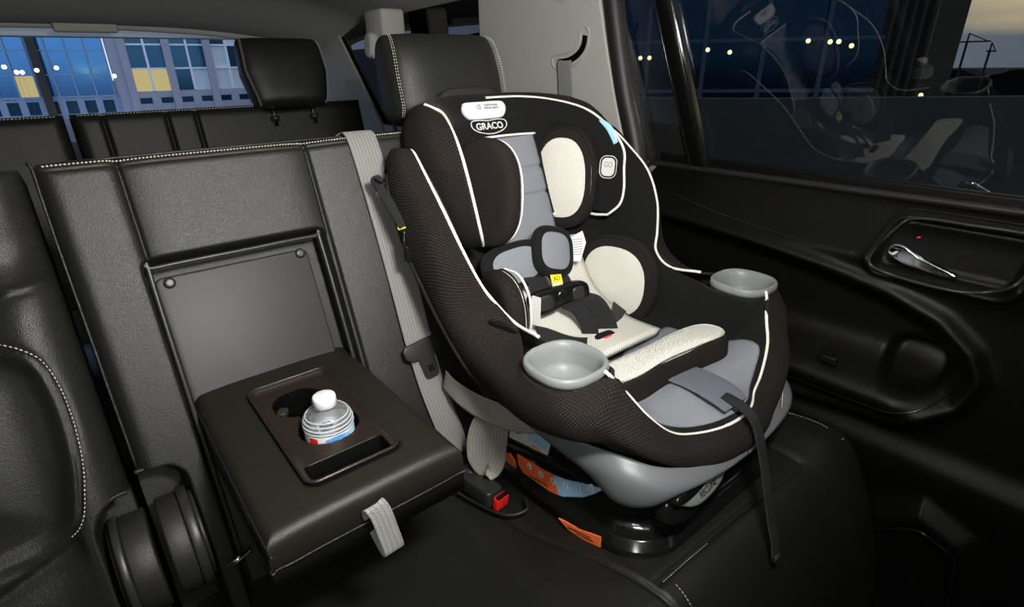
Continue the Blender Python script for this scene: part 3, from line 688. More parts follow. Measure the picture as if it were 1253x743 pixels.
pad('torso_pad', (.128,.625,.684), -1, (.22,-.97,0), (0,.25,.97), .062,.062,.032, 1, cs, 2.4)
tube('torso_pad_piping', [Wp(p,-1) for p in ((.112,.665,.734),(.110,.628,.732),(.114,.598,.708),(.118,.588,.675),(.118,.59,.645))], .0022, M['piping'], cs, 30, 8)
# gathered elastic at the back of the left head pad and its small print
for k,(y,z) in enumerate(((.765,.905),(.757,.89),(.752,.872),(.742,.852),(.732,.83))):
    tube('pad_gather',[Wp((.125,y-.012,z+.006),-1),Wp((.137,y,z),-1),Wp((.130,y+.012,z-.008),-1)],.004,M['blackfab'],cs,8,6)
# body support: cream cushion along the back and over the thighs
G = surf([[(-.108,.725,.735),(-.108,.700,.690),(-.105,.655,.640),(-.102,.58,.612),(-.10,.50,.612)],
          [(0,.722,.735),(0,.694,.690),(0,.645,.645),(0,.57,.622),(0,.49,.622)],
          [(.108,.725,.735),(.108,.700,.690),(.105,.655,.640),(.102,.58,.612),(.10,.50,.612)]],16,40); G[...,0]+=XC
solid(gridobj('body_cushion',G,M['cream'],cs),.012,0)
Bt = basis((XC-.012,.412,.636),(1,-.02,0),(0,1,-.10))
out = cr([(-.135,.030),(-.135,-.020),(-.09,-.030),(-.02,-.024),(.06,-.030),(.115,-.034),(.140,-.010),(.134,.022),(.09,.036),(.0,.034),(-.09,.034)],60,True)
tp = puff('thigh_pad', Bt, [tuple(p) for p in out], -.036,.012, M['brownfab'], cs, 10, 2.6)
dome('thigh_pad_face', Bt, [(x*.95,y*.88) for x,y in out], .006, M['cream'], tp, .0128, 9, 3)
# harness
hz = lambda x,y,z: np.array([x,y,z])
for nm,P_,w in (('shoulder_strap',[(.555,.705,.755),(.556,.695,.735),(.568,.675,.712),(.582,.640,.690)],.030),('shoulder_strap',[(.632,.705,.755),(.630,.695,.735),(.628,.675,.712),(.622,.640,.690)],.030)):
    ribbon(nm,P_,(1,0,0),w,.003,M['beltdark'],cs,24)
def hpad(cx,cy,cz_,rot,w,h):
    B = toward(basis((cx,cy,cz_),(1,-.12,rot),(-rot,.42,.9)),(0,-1,.4))
    o = puff('shoulder_pad', B, superoval(w,h,3), -.009,.009, M['blackfab'], cs, 8, 2.4)
    dome('shoulder_pad_face', B, superoval(w*.89,h*.90,3), .006, M['greyfab'], o, .0065)
    return B
hpad(.550,.674,.728,.10,.062,.040)
B = hpad(.622,.658,.742,-.30,.044,.045)
for i,x in enumerate((.562,.580,.612,.630)):
    ribbon('harness_strap',[(x,.660,.715),(x+.004,.642,.697),(x+.010,.634,.680)],(1,0,0),.020,.003,M['beltdark'],cs,12)
# yellow tag between the pads
B = toward(basis((.608,.635,.708),(1,-.1,-.05),(.0,.45,.9)),(0,-1,.4)); c0,u0,v0,n0 = B
tgl = prism('warning_tag', B, rrect(.022,.040,.001), -.0005,.0005, M['paper'], cs)
prism('warning_tag_band', (c0-v0*.006,u0,v0,n0), rrect(.0222,.016,.001), .0005,.0009, M['yellow'], tgl)
text('warning_tag_print','AD',(c0-v0*.006+n0*.0011,u0,v0,n0),.011,M['ink'],tgl,.0002,.9)
# care label card standing up on the right
B = toward(basis((.688,.668,.735),(.75,-.55,.12),(.12,.15,.95)),(-.3,-1,.1)); c0,u0,v0,n0 = B
out = [(-.014,-.026),(.006,-.028),(.020,.004),(.016,.026),(-.006,.018),(-.014,.004)]
cl = prism('care_label', B, out, -.0005,.0005, M['paper'], cs)
for k in range(7): prism('care_label_print', (c0+v0*(.012-.0045*k)+u0*(.003),u0,v0,n0), rrect(.022-.001*k,.0012,.0003), .0005,.0007, M['greyink'], cl)
prism('care_label_band', (c0-v0*.012-u0*.010,u0,v0,n0), rrect(.005,.026,.001), .0005,.0008, M['yellow'], cl)
prism('torso_label', toward(basis((.532,.600,.675),(.2,-.95,0),(0,.2,.97)),(1,-.5,0)), rrect(.018,.05,.002), .0,.0008, M['paper'], cs)
# chest clip
B = toward(basis((.598,.615,.676),(1,-.30,.12),(-.25,.25,.9)),(0,-1,.5)); c0,u0,v0,n0 = B
clip = puff('chest_clip', B, [tuple(p) for p in cr([(-.058,-.004),(-.056,.014),(-.038,.020),(-.010,.021),(.012,.020),(.038,.020),(.055,.011),(.055,-.009),(.037,-.016),(.010,-.014),(-.010,-.019),(-.040,-.022)],50,True)], -.010,.008, M['glossblk'], cs, 8, 3)
puff('clip_button', (c0+u0*.004+v0*.002,u0,v0,n0), superoval(.0135,.0135,2.2,30), .002,.013, M['glossblk'], clip, 6, 2.4)
puff('clip_latch', (c0-u0*.030,u0,v0,n0), superoval(.016,.013,3.5,30), .002,.011, M['plastic'], clip, 6, 3)
puff('clip_latch', (c0+u0*.034,u0,v0,n0), superoval(.012,.012,3.5,30), .002,.010, M['plastic'], clip, 6, 3)
# straps falling from the clip to the crotch buckle
ribbon('lap_strap',[(.606,.607,.666),(.612,.580,.660),(.614,.560,.640),(.612,.552,.620),(.614,.548,.608)],[(1,-.3,.2),(1,-.3,.1),(.8,-.6,0),(.7,-.7,0),(.7,-.7,0)],.028,.003,M['beltdark'],cs,30)
ribbon('lap_strap',[(.632,.604,.672),(.642,.577,.664),(.648,.557,.640),(.650,.545,.620),(.650,.535,.606)],[(1,-.3,.1),(.9,-.5,.1),(.9,-.5,0),(.9,-.5,0),(.9,-.5,0)],[.034,.038,.038,.034,.03],.003,M['beltdark'],cs,30)
ribbon('hip_strap',[(.735,.595,.625),(.705,.572,.622),(.675,.550,.618),(.650,.535,.614)],(.3,.8,.4),.030,.003,M['beltdark'],cs,20)
ribbon('hip_strap',[(.500,.560,.662),(.525,.550,.652),(.555,.540,.635),(.585,.535,.622),(.620,.530,.614)],(.1,.9,.3),.034,.003,M['beltdark'],cs,20)
B = toward(basis((.625,.522,.612),(1,-.1,0),(0,.75,.55)),(0,-.5,1)); c0,u0,v0,n0 = B
cb = puff('crotch_buckle', B, rrect(.044,.05,.012), -.008,.008, M['glossblk'], cs, 6, 3)
prism('crotch_buckle_button', (c0+v0*.006,u0,v0,n0), rrect(.018,.016,.003), .006,.0105, M['red'], cb, .0015)
# small hook on the rim piping, left
hk = puff('strap_hook', toward(basis(Wp((.205,.548,.702),-1),(.35,-.9,-.1),(0,.1,1)),(-1,0,.4)), superoval(.024,.004,3,24), -.003,.004, M['glossblk'], cs, 5, 2.4)
# arm rest pockets and cup holders
for s in (-1,1):
    c = Wp((.208,.420,.696),s)
    prof = [(.038,-.040),(.042,-.010),(.044,-.005),(.0480,-.005),(.0498,.001),(.0493,.006),(.0472,.0095),(.0442,.0090),(.0415,.005),(.0395,-.002),(.0385,-.018),(.0370,-.029),(.0,-.030)]
    ch = lathe('cup_holder', prof, c, M['cupgrey'], cs, 56, True, False, 2.6)
    ho = [(c[0]+x,c[1]+y,c[2]) for x,y in []]
    # fabric collar under the cup holder
    lathe('cup_collar', [(.030,-.060),(.040,-.040),(.0470,-.018),(.0475,-.004),(.040,-.004)], c, M['brownmesh'] if s<0 else M['blackfab'], cs, 56, True, False, 2.6)
# pocket flap on the right inner wall
prism('side_pocket', toward(basis(Wp((.188,.540,.668)),(-.05,-1,.0),(.2,.1,.97)),(-1,0,.3)), rrect(.050,.036,.008), -.003,.006, M['blackfab'], cs, .004)
# grey plastic lower shell (boat) with its horn-like corners
SA = [(0.213,0.515,0.592),(0.214,0.49,0.59),(0.21,0.44,0.59),(0.2,0.385,0.592),(0.182,0.345,0.59),(0.158,0.312,0.58),(0.12,0.294,0.57),(0.06,0.282,0.56),(0,0.278,0.556)]
SM = [(0.205,0.515,0.568),(0.206,0.49,0.566),(0.206,0.44,0.562),(0.202,0.385,0.56),(0.196,0.335,0.568),(0.168,0.296,0.56),(0.125,0.28,0.552),(0.06,0.272,0.546),(0,0.27,0.545)]
SB_= [(0.18,0.515,0.562),(0.181,0.49,0.56),(0.184,0.44,0.55),(0.188,0.385,0.536),(0.19,0.34,0.526),(0.168,0.304,0.53),(0.13,0.288,0.544),(0.06,0.28,0.546),(0,0.278,0.546)]
SC = [(0.152,0.515,0.552),(0.153,0.49,0.55),(0.158,0.44,0.538),(0.162,0.385,0.518),(0.16,0.352,0.506),(0.142,0.326,0.51),(0.115,0.316,0.532),(0.06,0.308,0.538),(0,0.306,0.54)]
sh = both('lower_shell', [SA,SM,SB_,SC], 22, 90, M['shellgrey'], cs, thick=.006)
text('front_lettering','EXTEND2FIT',toward(basis(Wp((.108,.2815,.578)),(.9,.42,0),(0,0,1)),(.4,-1,0)),.0090,M['silverink'],cs,.0006,.8,.0001)
# black base with flange and recline handle
def ring_base(prof, k=72):
    """prof rows: (half width, y front, y back, z, corner radius); front corners round"""
    rings=[]
    for hw,yf,yb,z,r,dz in prof:
        out=[]
        o = rrect(2*hw,yb-yf,r,10)
        for x,y in o: out.append((XC+x,(yf+yb)/2+y,z+dz*(1-((y+(yb-yf)/2)/(yb-yf)))))
        rings.append(out)
    return np.array(rings)
pr = [(.150,.330,.700,.376,.05,.02),(.176,.298,.705,.382,.07,.032),(.181,.290,.705,.392,.07,.032),(.179,.293,.70,.402,.07,.032),(.168,.302,.70,.406,.07,.032),(.166,.303,.70,.414,.07,.030),(.166,.304,.70,.440,.07,0),(.166,.305,.70,.484,.07,0),(.163,.308,.70,.498,.07,0),(.156,.316,.69,.505,.06,0),(.145,.33,.68,.504,.05,0),(.120,.36,.66,.490,.05,0)]
Rg = ring_base(pr); nr,k = Rg.shape[:2]
def ztop(y): return np.interp(y,[.30,.36,.40,.451,.504,.567,.70],[.503,.503,.494,.473,.458,.449,.440])
for r_ in range(6,nr):
    Rg[r_,:,2] = .420+(Rg[r_,:,2]-.420)*(ztop(Rg[r_,:,1])-.420)/(.505-.420)
base = mesh('base', Rg.reshape(-1,3), [f[::-1] for f in grid_faces(nr,k,False,True)]+[tuple(range(k)), tuple((nr-1)*k+i for i in range(k))[::-1]], M['glossblk'], cs)
# raised black cradle between base and shell
pr = [(.148,.345,.69,.430,.05,.0),(.150,.340,.69,.505,.05,.0),(.148,.345,.70,.555,.05,.0)]
Rg = ring_base(pr); nr,k = Rg.shape[:2]
mesh('cradle', Rg.reshape(-1,3), [f[::-1] for f in grid_faces(nr,k,False,True)], M['glossblk'], cs)
Br = toward(basis((.550,.280,.526),(1,.02,.12),(0,.35,.93)),(0,-1,0)); c0,u0,v0,n0 = Br
ho = cr([(-.060,.012),(-.030,.016),(0,.017),(.030,.016),(.056,.018),(.050,.000),(.030,-.013),(.0,-.018),(-.030,-.013),(-.052,.002)],50,True)
rh = puff('recline_handle', Br, [tuple(p) for p in ho], -.030,.002, M['cupgrey'], cs, 8, 3)
puff('recline_grip', (c0+v0*.016,u0,v0,n0), superoval(.066,.010,3,40), -.03,.006, M['glossblk'], rh, 6, 2.6)
puff('recline_cup', (c0-v0*.004-n0*.010,u0,v0,n0), superoval(.074,.030,2.6,40), -.03,.002, M['glossblk'], cs, 6, 2.6)
text('recline_lettering','RECLINE',(c0+n0*.0028-v0*.003,u0,v0,n0),.0135,M['ink'],rh,.0004,.72)
# labels on the base's left face: angle scale and warnings
XL = XC-.1665
def left_label(name, pts, m, x=XL, par=cs, t=.0008, xf=None):
    """outline in (y,z), on the left face"""
    pts = np.asarray(pts); f = xf or (lambda y,z: x)
    V = [(f(y,z)-t,y,z) for y,z in pts]+[(f(y,z)+.002,y,z) for y,z in pts]; k=len(pts)
    F=[tuple(range(k)),tuple(range(k,2*k))[::-1]]+[(i,k+i,k+(i+1)%k,(i+1)%k) for i in range(k)]
    return mesh(name,V,F,m,par,False)
def ltext(name,s,y,z,size,m,par,ang=0,x=None,sx=.8):
    u = np.array([0,-math.cos(ang),math.sin(ang)]); v = np.array([0,math.sin(ang),math.cos(ang)]); n=np.array([-1.,0,0])
    return text(name,s,(np.array([(x if x is not None else XL)-.0013,y,z]),u,v,n),size,m,par,.0003,sx)
top = [(.577,.478),(.545,.468),(.505,.464),(.470,.465),(.430,.474),(.395,.490)]
bot = [(.400,.478),(.430,.456),(.470,.441),(.505,.436),(.545,.440),(.572,.458)]
#%%LABELS
xb = lambda y,z: XC-.1675
sc_o = left_label('angle_scale_orange', [(.567,.446),(.531,.451),(.504,.454),(.478,.460),(.466,.430),(.496,.420),(.536,.408),(.563,.426)], M['orange'], xf=xb)
sc_b = left_label('angle_scale_blue', [(.478,.460),(.451,.469),(.425,.482),(.379,.503),(.395,.483),(.419,.459),(.454,.435),(.466,.430)], M['blue'], xf=xb)
for i,(n,y,z) in enumerate((('6',.535,.441),('5',.507,.443),('4',.479,.449),('3',.452,.459),('2',.426,.472),('1',.402,.488))):
    par = sc_o if i<3 else sc_b
    left_label('number_disc', [(y+.0058*math.cos(a),z+.0058*math.sin(a)) for a in np.linspace(0,2*PI,20,endpoint=False)], M['paper'], xf=xb, par=par, t=.0011)
    ltext('scale_number', n, y, z, .0090, M['ink'], par, .35, XC-.1675)
ltext('scale_print','Orientado hacia adelante',.512,.4275,.0058,M['ink'],sc_o,.20,XC-.1675,.8)
ltext('scale_print','Orientado hacia atras',.434,.4490,.0062,M['ink'],sc_b,.62,XC-.1675,.8)
wl = left_label('warning_label', [(.452,.403),(.410,.414),(.368,.432),(.367,.414),(.400,.402),(.430,.397)], M['orange'], x=XC-.1815)
ltext('warning_print','REAR-FACING USE THIS LINE',.408,.4095,.0042,M['ink'],wl,.33,XC-.1815,.9)
ltext('warning_print','LEVEL TO GROUND >',.395,.4095,.0042,M['ink'],wl,.33,XC-.1815,.9)
sl = left_label('small_orange_label', [(.600,.430),(.585,.437),(.572,.428),(.568,.410),(.580,.404),(.594,.410)], M['orange'], x=XC-.1690)
# instruction sheet on the shell above the scale
il = left_label('instruction_label', [(.602,.475),(.570,.500),(.522,.515),(.505,.500),(.515,.450),(.553,.445),(.608,.448)], M['paper'], x=XC-.1515)
left_label('instruction_blue', [(.562,.502),(.535,.511),(.522,.515),(.507,.500),(.512,.478),(.555,.476)], M['blue'], x=XC-.1518, par=il, t=.0009)
left_label('instruction_disc', [(.534+.016*math.cos(a),.464+.010*math.sin(a)) for a in np.linspace(0,2*PI,24,endpoint=False)], M['pink'], x=XC-.1520, par=il, t=.0010)
left_label('instruction_picture', [(.590,.482),(.575,.492),(.572,.476),(.588,.468)], M['cupgrey'], x=XC-.1520, par=il, t=.0010)
left_label('instruction_picture', [(.555,.500),(.543,.505),(.540,.490),(.552,.486)], M['cream'], x=XC-.1520, par=il, t=.0011)
#%%BODY
# ================================================================== CAR BODY (setting)
def struct(o): o['kind'] = 'structure'; return o
struct(block('floor', (-.85,-1.2,-.02),(1.20,2.75,.0), M['carpet'], None, 0))
# headliner: flat in the middle, falling at the sides and toward the tail header
def ceil_fn(U,V):
    t = np.clip(np.abs(U-.15)/.84,0,1); z = 1.300-.100*t**3.2 
    z = z-.020*sstep(V,1.2,2.2)-.095*sstep(V,2.0,2.52)
    return z
ce = hf('ceiling', np.linspace(-.80,1.10,60), np.linspace(-1.2,2.56,80), lambda U,V: ceil_fn(U,V), lambda x,y,h:(x,y,h+0*x), M['headliner'])
solid(ce,.04,1); struct(ce)
tube('trim_1', [(-.62,2.52,1.150),(-.3,2.54,1.176),(.0,2.55,1.184),(.3,2.55,1.182),(.6,2.53,1.165),(.80,2.48,1.135),(.93,2.38,1.10)], .012, M['headliner'], None, 50, 10)['kind']='structure'
lt = block('hatch_lamp', (.10,2.50,1.160),(.28,2.545,1.196), M['headliner'], None, .008); tag(lt,'small grey raised latch cover on the headliner edge above the rear window','cover')
# tail wall around the rear window
def frame_wall(name, B, outer, inner, d, m):
    c,u,v,n = B; k=len(outer); V=[];
    for dd in (0,d):
        for L_ in (outer,inner): V += [c+u*x+v*y+n*dd for x,y in L_]
    F=[]
    for i in range(k):
        j=(i+1)%k; F += [(i,j,k+j,k+i),(2*k+i,3*k+i,3*k+j,2*k+j),(k+i,k+j,3*k+j,3*k+i),(i,2*k+i,2*k+j,j)]
    return mesh(name,V,F,m,None,False)
B = basis((.15,2.60,0),(1,0,0),(0,.12,1))
oo = [(-.90,.0),(.95,.0),(.95,1.32),(-.90,1.32)]; ii=[(-.66,.80),(.66,.80),(.60,1.165),(-.60,1.165)]
struct(frame_wall('wall_back', B, oo, ii, -.03, M['headliner']))
struct(mesh('window_1',[B[0]+B[1]*x+B[2]*y for x,y in [(-.67,.79),(.67,.79),(.61,1.17),(-.61,1.17)]],[(0,1,2,3)],M['glass_back'],None,False))
# left wall of the car (behind the camera side, keeps the cabin closed)
struct(block('wall_front',(-.80,-1.25,0),(1.10,-1.2,1.30),M['doorpl'],None,0))  # added unseen wall that keeps blue sky fill out of the cabin
struct(block('wall_left', (-.80,-1.2,0),(-.74,2.6,1.30), M['doorpl'], None, 0))
# right side: lower trim of the third row, C pillar, D pillar
def side_x(z): return 1.008 - np.clip(z-.85,0,None)*.05   # slight tumblehome
def side_poly(name, pts, m, t=.03, off=0, bevel=0, parent=None, kind='structure'):
    V=[(side_x(z)+off,y,z) for y,z in pts]+[(side_x(z)+off+t,y,z) for y,z in pts]; k=len(pts)
    F=[tuple(range(k))[::-1],tuple(range(k,2*k))]+[(i,(i+1)%k,k+(i+1)%k,k+i) for i in range(k)]
    o=mesh(name,V,F,m,parent,False)
    if kind: o['kind']=kind
    if bevel: bev(o,bevel,3)
    return o
low = [(y,.86) for y in (.845,2.65)]+[(2.65,0),(.845,0)]
side_poly('wall_right', [(.84,0),(.84,.80),(1.30,.84),(2.65,.84),(2.65,0)], M['pillar'], .08, -.03)
cp_pts = [(.78,.78),(.790,.85),(.819,.913),(.841,.987),(.867,1.083),(.884,1.16),(.905,1.30),(1.30,1.30),(1.31,1.196),(1.317,1.079),(1.33,.90),(1.34,.80)]
side_poly('trim_2', cp_pts, M['pillar'], .012, -.035, .004)
side_poly('trim_3', [(1.955,.80),(1.976,.848),(2.24,1.162),(2.29,1.22),(2.59,1.22),(2.59,.80)], M['pillar'], .010, -.035, .003)
side_poly('window_2', [(1.26,.80),(1.26,1.26),(2.40,1.26),(2.10,.80)], M['glass_side'], .004, -.018)
#%%DOOR
# curved belt slot in the C pillar and the belt that comes out of it
def sx_(y,z,o=0): return np.array([float(side_x(np.array(z)))-.035-o,y,z])
slot=[(.925,1.096),(.929,1.078),(.940,1.064),(.958,1.053),(.980,1.046),(1.010,1.043)]
bez = tube('belt_slot', [sx_(y,z,-.0045) for y,z in slot], [.0085]*40, M['void'], None, 40, 10); tag(bez,'black curved belt slot in the pale grey window pillar','belt slot')
pts=[sx_(y,z,.001) for y,z in [(.912,1.098),(.918,1.110),(.930,1.112),(.939,1.100),(.942,1.085),(.953,1.072),(.980,1.062),(1.018,1.058),(1.030,1.046),(1.018,1.030),(.975,1.032),(.938,1.046),(.918,1.070)]]
tube('slot_rim', pts, .0022, M['pillar'], bez, 80, 6, True)
pb_ = empty('pillar_seat_belt', (.93,1.0,.80), 'grey seat belt hanging from the curved slot in the window pillar, behind the child seat', 'seat belt')
ribbon('webbing', [sx_(.988,1.050,-.004),sx_(.986,1.040,.006),sx_(.982,1.0,.008),sx_(.978,.90,.010),sx_(.970,.70,.014)], (0,1,0), .046,.0014, M['belt'], pb_, 40)
mk = mesh('trim_mark',[sx_(y,z,.0012) for y,z in [(.925,1.145),(.925,1.170),(.99,1.172),(.99,1.145)]],[(0,1,2,3)],M['pillar'],None,False); bpy.data.objects.remove(mk)
sqp = prism('airbag_badge', toward(basis(sx_(.985,1.172,.0005),(0,1,0),(-.2,0,1)),(-1,0,0)), rrect(.044,.030,.003), 0,.0012, M['pillar'], None, .0005); tag(sqp,'small square pale cover at the top of the grey pillar beside the door frame','cover')
# third-row belt anchor on the window top
an = empty('belt_anchor', (.88,1.75,1.10), 'pale plastic belt anchor hanging above the third row by the small rear side window', 'belt anchor')
block('anchor_housing', (.855,1.66,1.085),(.935,1.78,1.20), M['pillar'], an, .012)
puff('anchor_loop', toward(basis((.838,1.72,1.100),(0,1,0),(.1,0,1)),(-1,0,0)), superoval(.026,.038,2.4,30), -.022,.010, M['pillar'], an, 8, 2.4)
ribbon('anchor_belt', [(.832,1.73,1.095),(.838,1.72,1.05),(.86,1.70,.95),(.89,1.68,.80)], (.2,1,0), .045,.0016, M['beltdark'], an, 24)
# rear side windows seen past the third row continue with a grey D pillar panel
pk = prism('pillar_label', toward(basis(sx_(2.16,.95,.001)*1.0,(0,1,0),(-.2,0,1)),(-1,0,0)), rrect(.12,.09,.01), 0,.001, M['headliner'], None, 0); tag(pk,'faint grey square panel on the rear pillar beside the third-row headrest','cover')
# grip groove in the headliner
gr_ = tube('headliner_groove', [(.80,1.42,1.225),(.83,1.47,1.226),(.86,1.52,1.222)], .004, M['plastic'], None, 10, 8); tag(gr_,'short dark slot in the headliner near the rear side window','slot')

# ---- rear side door
def DX(z): return 1.105-(z-.82)*.20
door = empty('door_1', (1.0,.35,.05), kind='structure')
YD0,YD1 = -.30,.80
scoop = [(.90,.755),(.693,.741),(.482,.722),(.359,.706),(.253,.687),(.180,.662),(.134,.625),(.118,.594),(.130,.549),(.190,.500),(.285,.484),(.40,.470),(.90,.45)]
spk = [(.254,.196),(.110,.322),(.052,.304),(.036,.19),(.03,.09),(.09,.07),(.130,.100),(.187,.108)]
spb = [(.60,.05),(.40,.15),(.264,.263),(.116,.371),(.037,.34),(-.02,.25),(-.05,.03),(.6,.03)]
def door_fn(U,V):   # U=y, V=z ; returns x
    x = np.full(U.shape,.985)
    x = x-.012*np.exp(-((V-.745)/.03)**2)            # belt ledge roll
    x = x+.115*np.clip((V-.748)/.076,0,1)
    s = poly_sdf(U,V,scoop)
    x = x-.018*np.exp(-((s-.012)/.012)**2)            # raised ridge round the scoop
    x = x+.030*sstep(-s,-.002,.03)*sstep(V,.50,.60)
    # armrest shelf swelling out at the bottom of the scoop
    x = x-.060*np.exp(-((V-.530)/.040)**2)*sstep(U,.10,.20)
    x = x-.020*sstep(.47-V,0,.05)*np.exp(-((V-.40)/.08)**2)
    sp = poly_sdf(U,V,spb); x = x-.030*sstep(-sp,-.01,.03)
    s2 = poly_sdf(U,V,spk); x = x+.010*sstep(-s2,-.002,.008)
    s3 = rrect_sdf(U,V,.105,.285,.728,.800,.020); x = x+.022*sstep(-s3,-.002,.010)-.006*np.exp(-((s3-.006)/.006)**2)
    s4 = rrect_sdf(U,V,.150,.235,.545,.62,.03)
    x = x+.035*sstep(-s4,-.002,.008)
    return x
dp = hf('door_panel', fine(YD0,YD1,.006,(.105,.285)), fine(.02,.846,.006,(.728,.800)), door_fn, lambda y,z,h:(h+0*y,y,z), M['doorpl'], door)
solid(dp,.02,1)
def dxx(y,z,o=.002): return np.array([float(door_fn(np.array([y]),np.array([z]))[0])-o,y,z])
stitch('panel_stitching',[dxx(y,z,.002) for y,z in ((.70,.777),(.58,.763),(.43,.752),(.31,.748))],M['plastic'],door,.006,.0009)
tube('belt_seal', [(1.095,.90,.822),(1.095,.66,.822),(1.095,.30,.825),(1.095,-.3,.83)], .007, M['rubber'], door, 30, 8)
# door handle
hb = tube('handle_bezel',[dxx(y,z,.002) for y,z in ((.286,.745),(.280,.785),(.258,.801),(.19,.803),(.120,.803),(.100,.79),(.104,.755),(.130,.732),(.17,.725),(.25,.727))],.0028,M['plastic'],door,80,8,True)
B = toward(basis((.972,.218,.758),(0,-1,-.13),(0,-.13,1)),(-1,0,0)); c0,u0,v0,n0 = B
puff('door_handle', B, [tuple(p) for p in cr([(-.044,.012),(-.030,.016),(-.015,.011),(.01,.004),(.046,-.002),(.048,-.007),(.02,-.011),(-.02,-.012),(-.044,-.004)],40,True)], -.006,.007, M['chrome'], door, 8, 2.4)
tube('lock_mark', [(.984,.235,.789),(.984,.230,.791)], .0015, M['red'], door, None, 6)
tube('speaker_trim', [dxx(y,z,.004) for y,z in [p for k in range(len(spk)) for p in [tuple(np.array(spk[k])*(1-t)+np.array(spk[(k+1)%len(spk)])*t) for t in (.12,.5,.88)]]], .0026, M['glossblk'], door, 120, 8, True)
tube('armrest_edge', [dxx(y,z,.001) for y,z in ((.38,.498),(.30,.503),(.24,.508),(.19,.516),(.155,.534),(.135,.56))], .0018, M['glossblk'], door, 50, 8)
block('window_switch', (.935,.285,.560),(.950,.315,.572), M['glossblk'], door, .002)
# window frame: rear edge, divider, and two panes
def bar(name,a,b,w,t,m,par,dep=.02):
    V=[]; a=np.array(a);b=np.array(b)
    for p in (a,b):
        x=float(DX(p[1])); 
        V += [(x-dep,p[0]-w/2,p[1]),(x-dep,p[0]+w/2,p[1]),(x+t,p[0]+w/2,p[1]),(x+t,p[0]-w/2,p[1])]
    o=mesh(name,V,grid_faces(2,4,False,True)+[(3,2,1,0),(4,5,6,7)],m,par); bev(o,.004,2); return o
bar('rear_frame',(.885,.80),(.985,1.30),.080,.02,M['rubber'],door,.022)
bar('rear_frame_seal',(.836,.82),(.942,1.30),.012,.01,M['rubber'],door,.028)
bar('window_divider',(.690,.81),(.800,1.24),.030,.01,M['doorpl'],door,.012)
bar('divider_seal',(.672,.81),(.782,1.24),.004,.01,M['glossblk'],door,.016)
bar('divider_seal',(.709,.81),(.819,1.24),.004,.01,M['glossblk'],door,.016)
V=[(float(DX(z))+.003,y,z) for y,z in ((.716,.826),(.815,.832),(.836,.912),(.738,.908))]
q_=mesh('quarter_window_sticker',V,[(0,1,2,3)],M['ink'],door,False); solid(q_,.001,0)
tube('lock_pin',[(1.02,.775,.822),(1.02,.775,.840)],.0025,M['chrome'],door,None,8)
struct(mesh('window_3',[(float(DX(z))+.006,y,z) for y,z in ((-.60,.80),(.90,.80),(.97,1.27),(-.60,1.27))],[(0,1,2,3)],M['glass_side'],None,False))
# door opening frame, top rail and seal at the C pillar
tube('door_seal', [(.985,.775,.74),(.985,.772,.80),(.985,.778,.85),(.983,.795,.91),(.980,.818,.98),(.976,.843,1.08),(.972,.862,1.17),(.968,.88,1.25)], .022, M['rubber'], door, 60, 12)
block('front_pillar', (.98,-.62,.80),(1.12,-.50,1.26), M['doorpl'], door, .01)
fd = struct(block('wall_front_right', (.96,-1.2,0),(1.04,-.29,.84), M['doorpl'], None, .01))
rr = tube('trim_4', [(1.01,-1.1,1.235),(1.01,0,1.235),(1.01,.5,1.23),(1.0,.95,1.225)], .025, M['rubber'], None, 30, 10); struct(rr)
#%%THIRD
# ================================================================== THIRD ROW
def tp_(y0):
    a=math.radians(14)
    def f(x,v,h): return (x+0*v, y0+v*math.sin(a)-h*math.cos(a), .40+v*math.cos(a)+h*math.sin(a))
    return f
def third(x0,x1,seam,label,head=None):
    e = empty('third_row_seat', ((x0+x1)/2,1.75,.1), label, 'car seat')
    f3=tp_(1.62)
    VT3=.566
    def fn(U,V):
        top = VT3 - .012*(U>9)
        d=np.minimum.reduce([U-x0,x1-U,VT3-V]); h=edge_round(d,.03)
        for s in seam: h=h+groove(U-s,.005,.010)
        if head:   # dip for the headrest posts
            s2=rrect_sdf(U,V,head-.07,head+.075,.545,.8,.015); h=h-.02*sstep(-s2,-.004,.004)
        return h
    hf('backrest', fine(x0,x1,.008,seam), fine(.1,VT3,.008,(VT3-.01,)), fn, f3, M['leather'], e, back=.10)
    pt=lambda x,v,h:np.array([float(q) for q in f3(x,v,h)])
    stitch('top_stitching',[pt(x,VT3-.007,float(fn(np.array([x]),np.array([VT3-.007]))[0])+.0015) for x in np.linspace(x0+.015,(x1-.01) if not head else .49,80)],M['thread'],e,.007,.0018)
    def c3(U,V): return .38+0*U-.3*np.clip(1.25-V,0,None)
    solid(hf('seat_cushion', np.linspace(x0,x1,12), np.linspace(1.15,1.70,20), c3, lambda x,y,h:(x,y,h+0*x), M['leather'], e),.12,-1)
    block('seat_base',(x0+.02,1.2,.0),(x1-.02,1.7,.27),M['carpet'],e,.01)
    return e
t1=third(.048,.805,(.112,.252,.322),'black leather third-row seat back below the raised headrest, by the rear window','x')  if False else third(.048,.805,(.112,.252,.322),'black leather third-row seat carrying a raised headrest, in front of the rear window',.57)
third(-.62,.036,(-.15,),'black leather third-row seat without a headrest at the left edge of the photo')
headrest(t1,.578,1.765,1.024,.262,.190,.10,M['leather'],math.radians(16),True,.16)
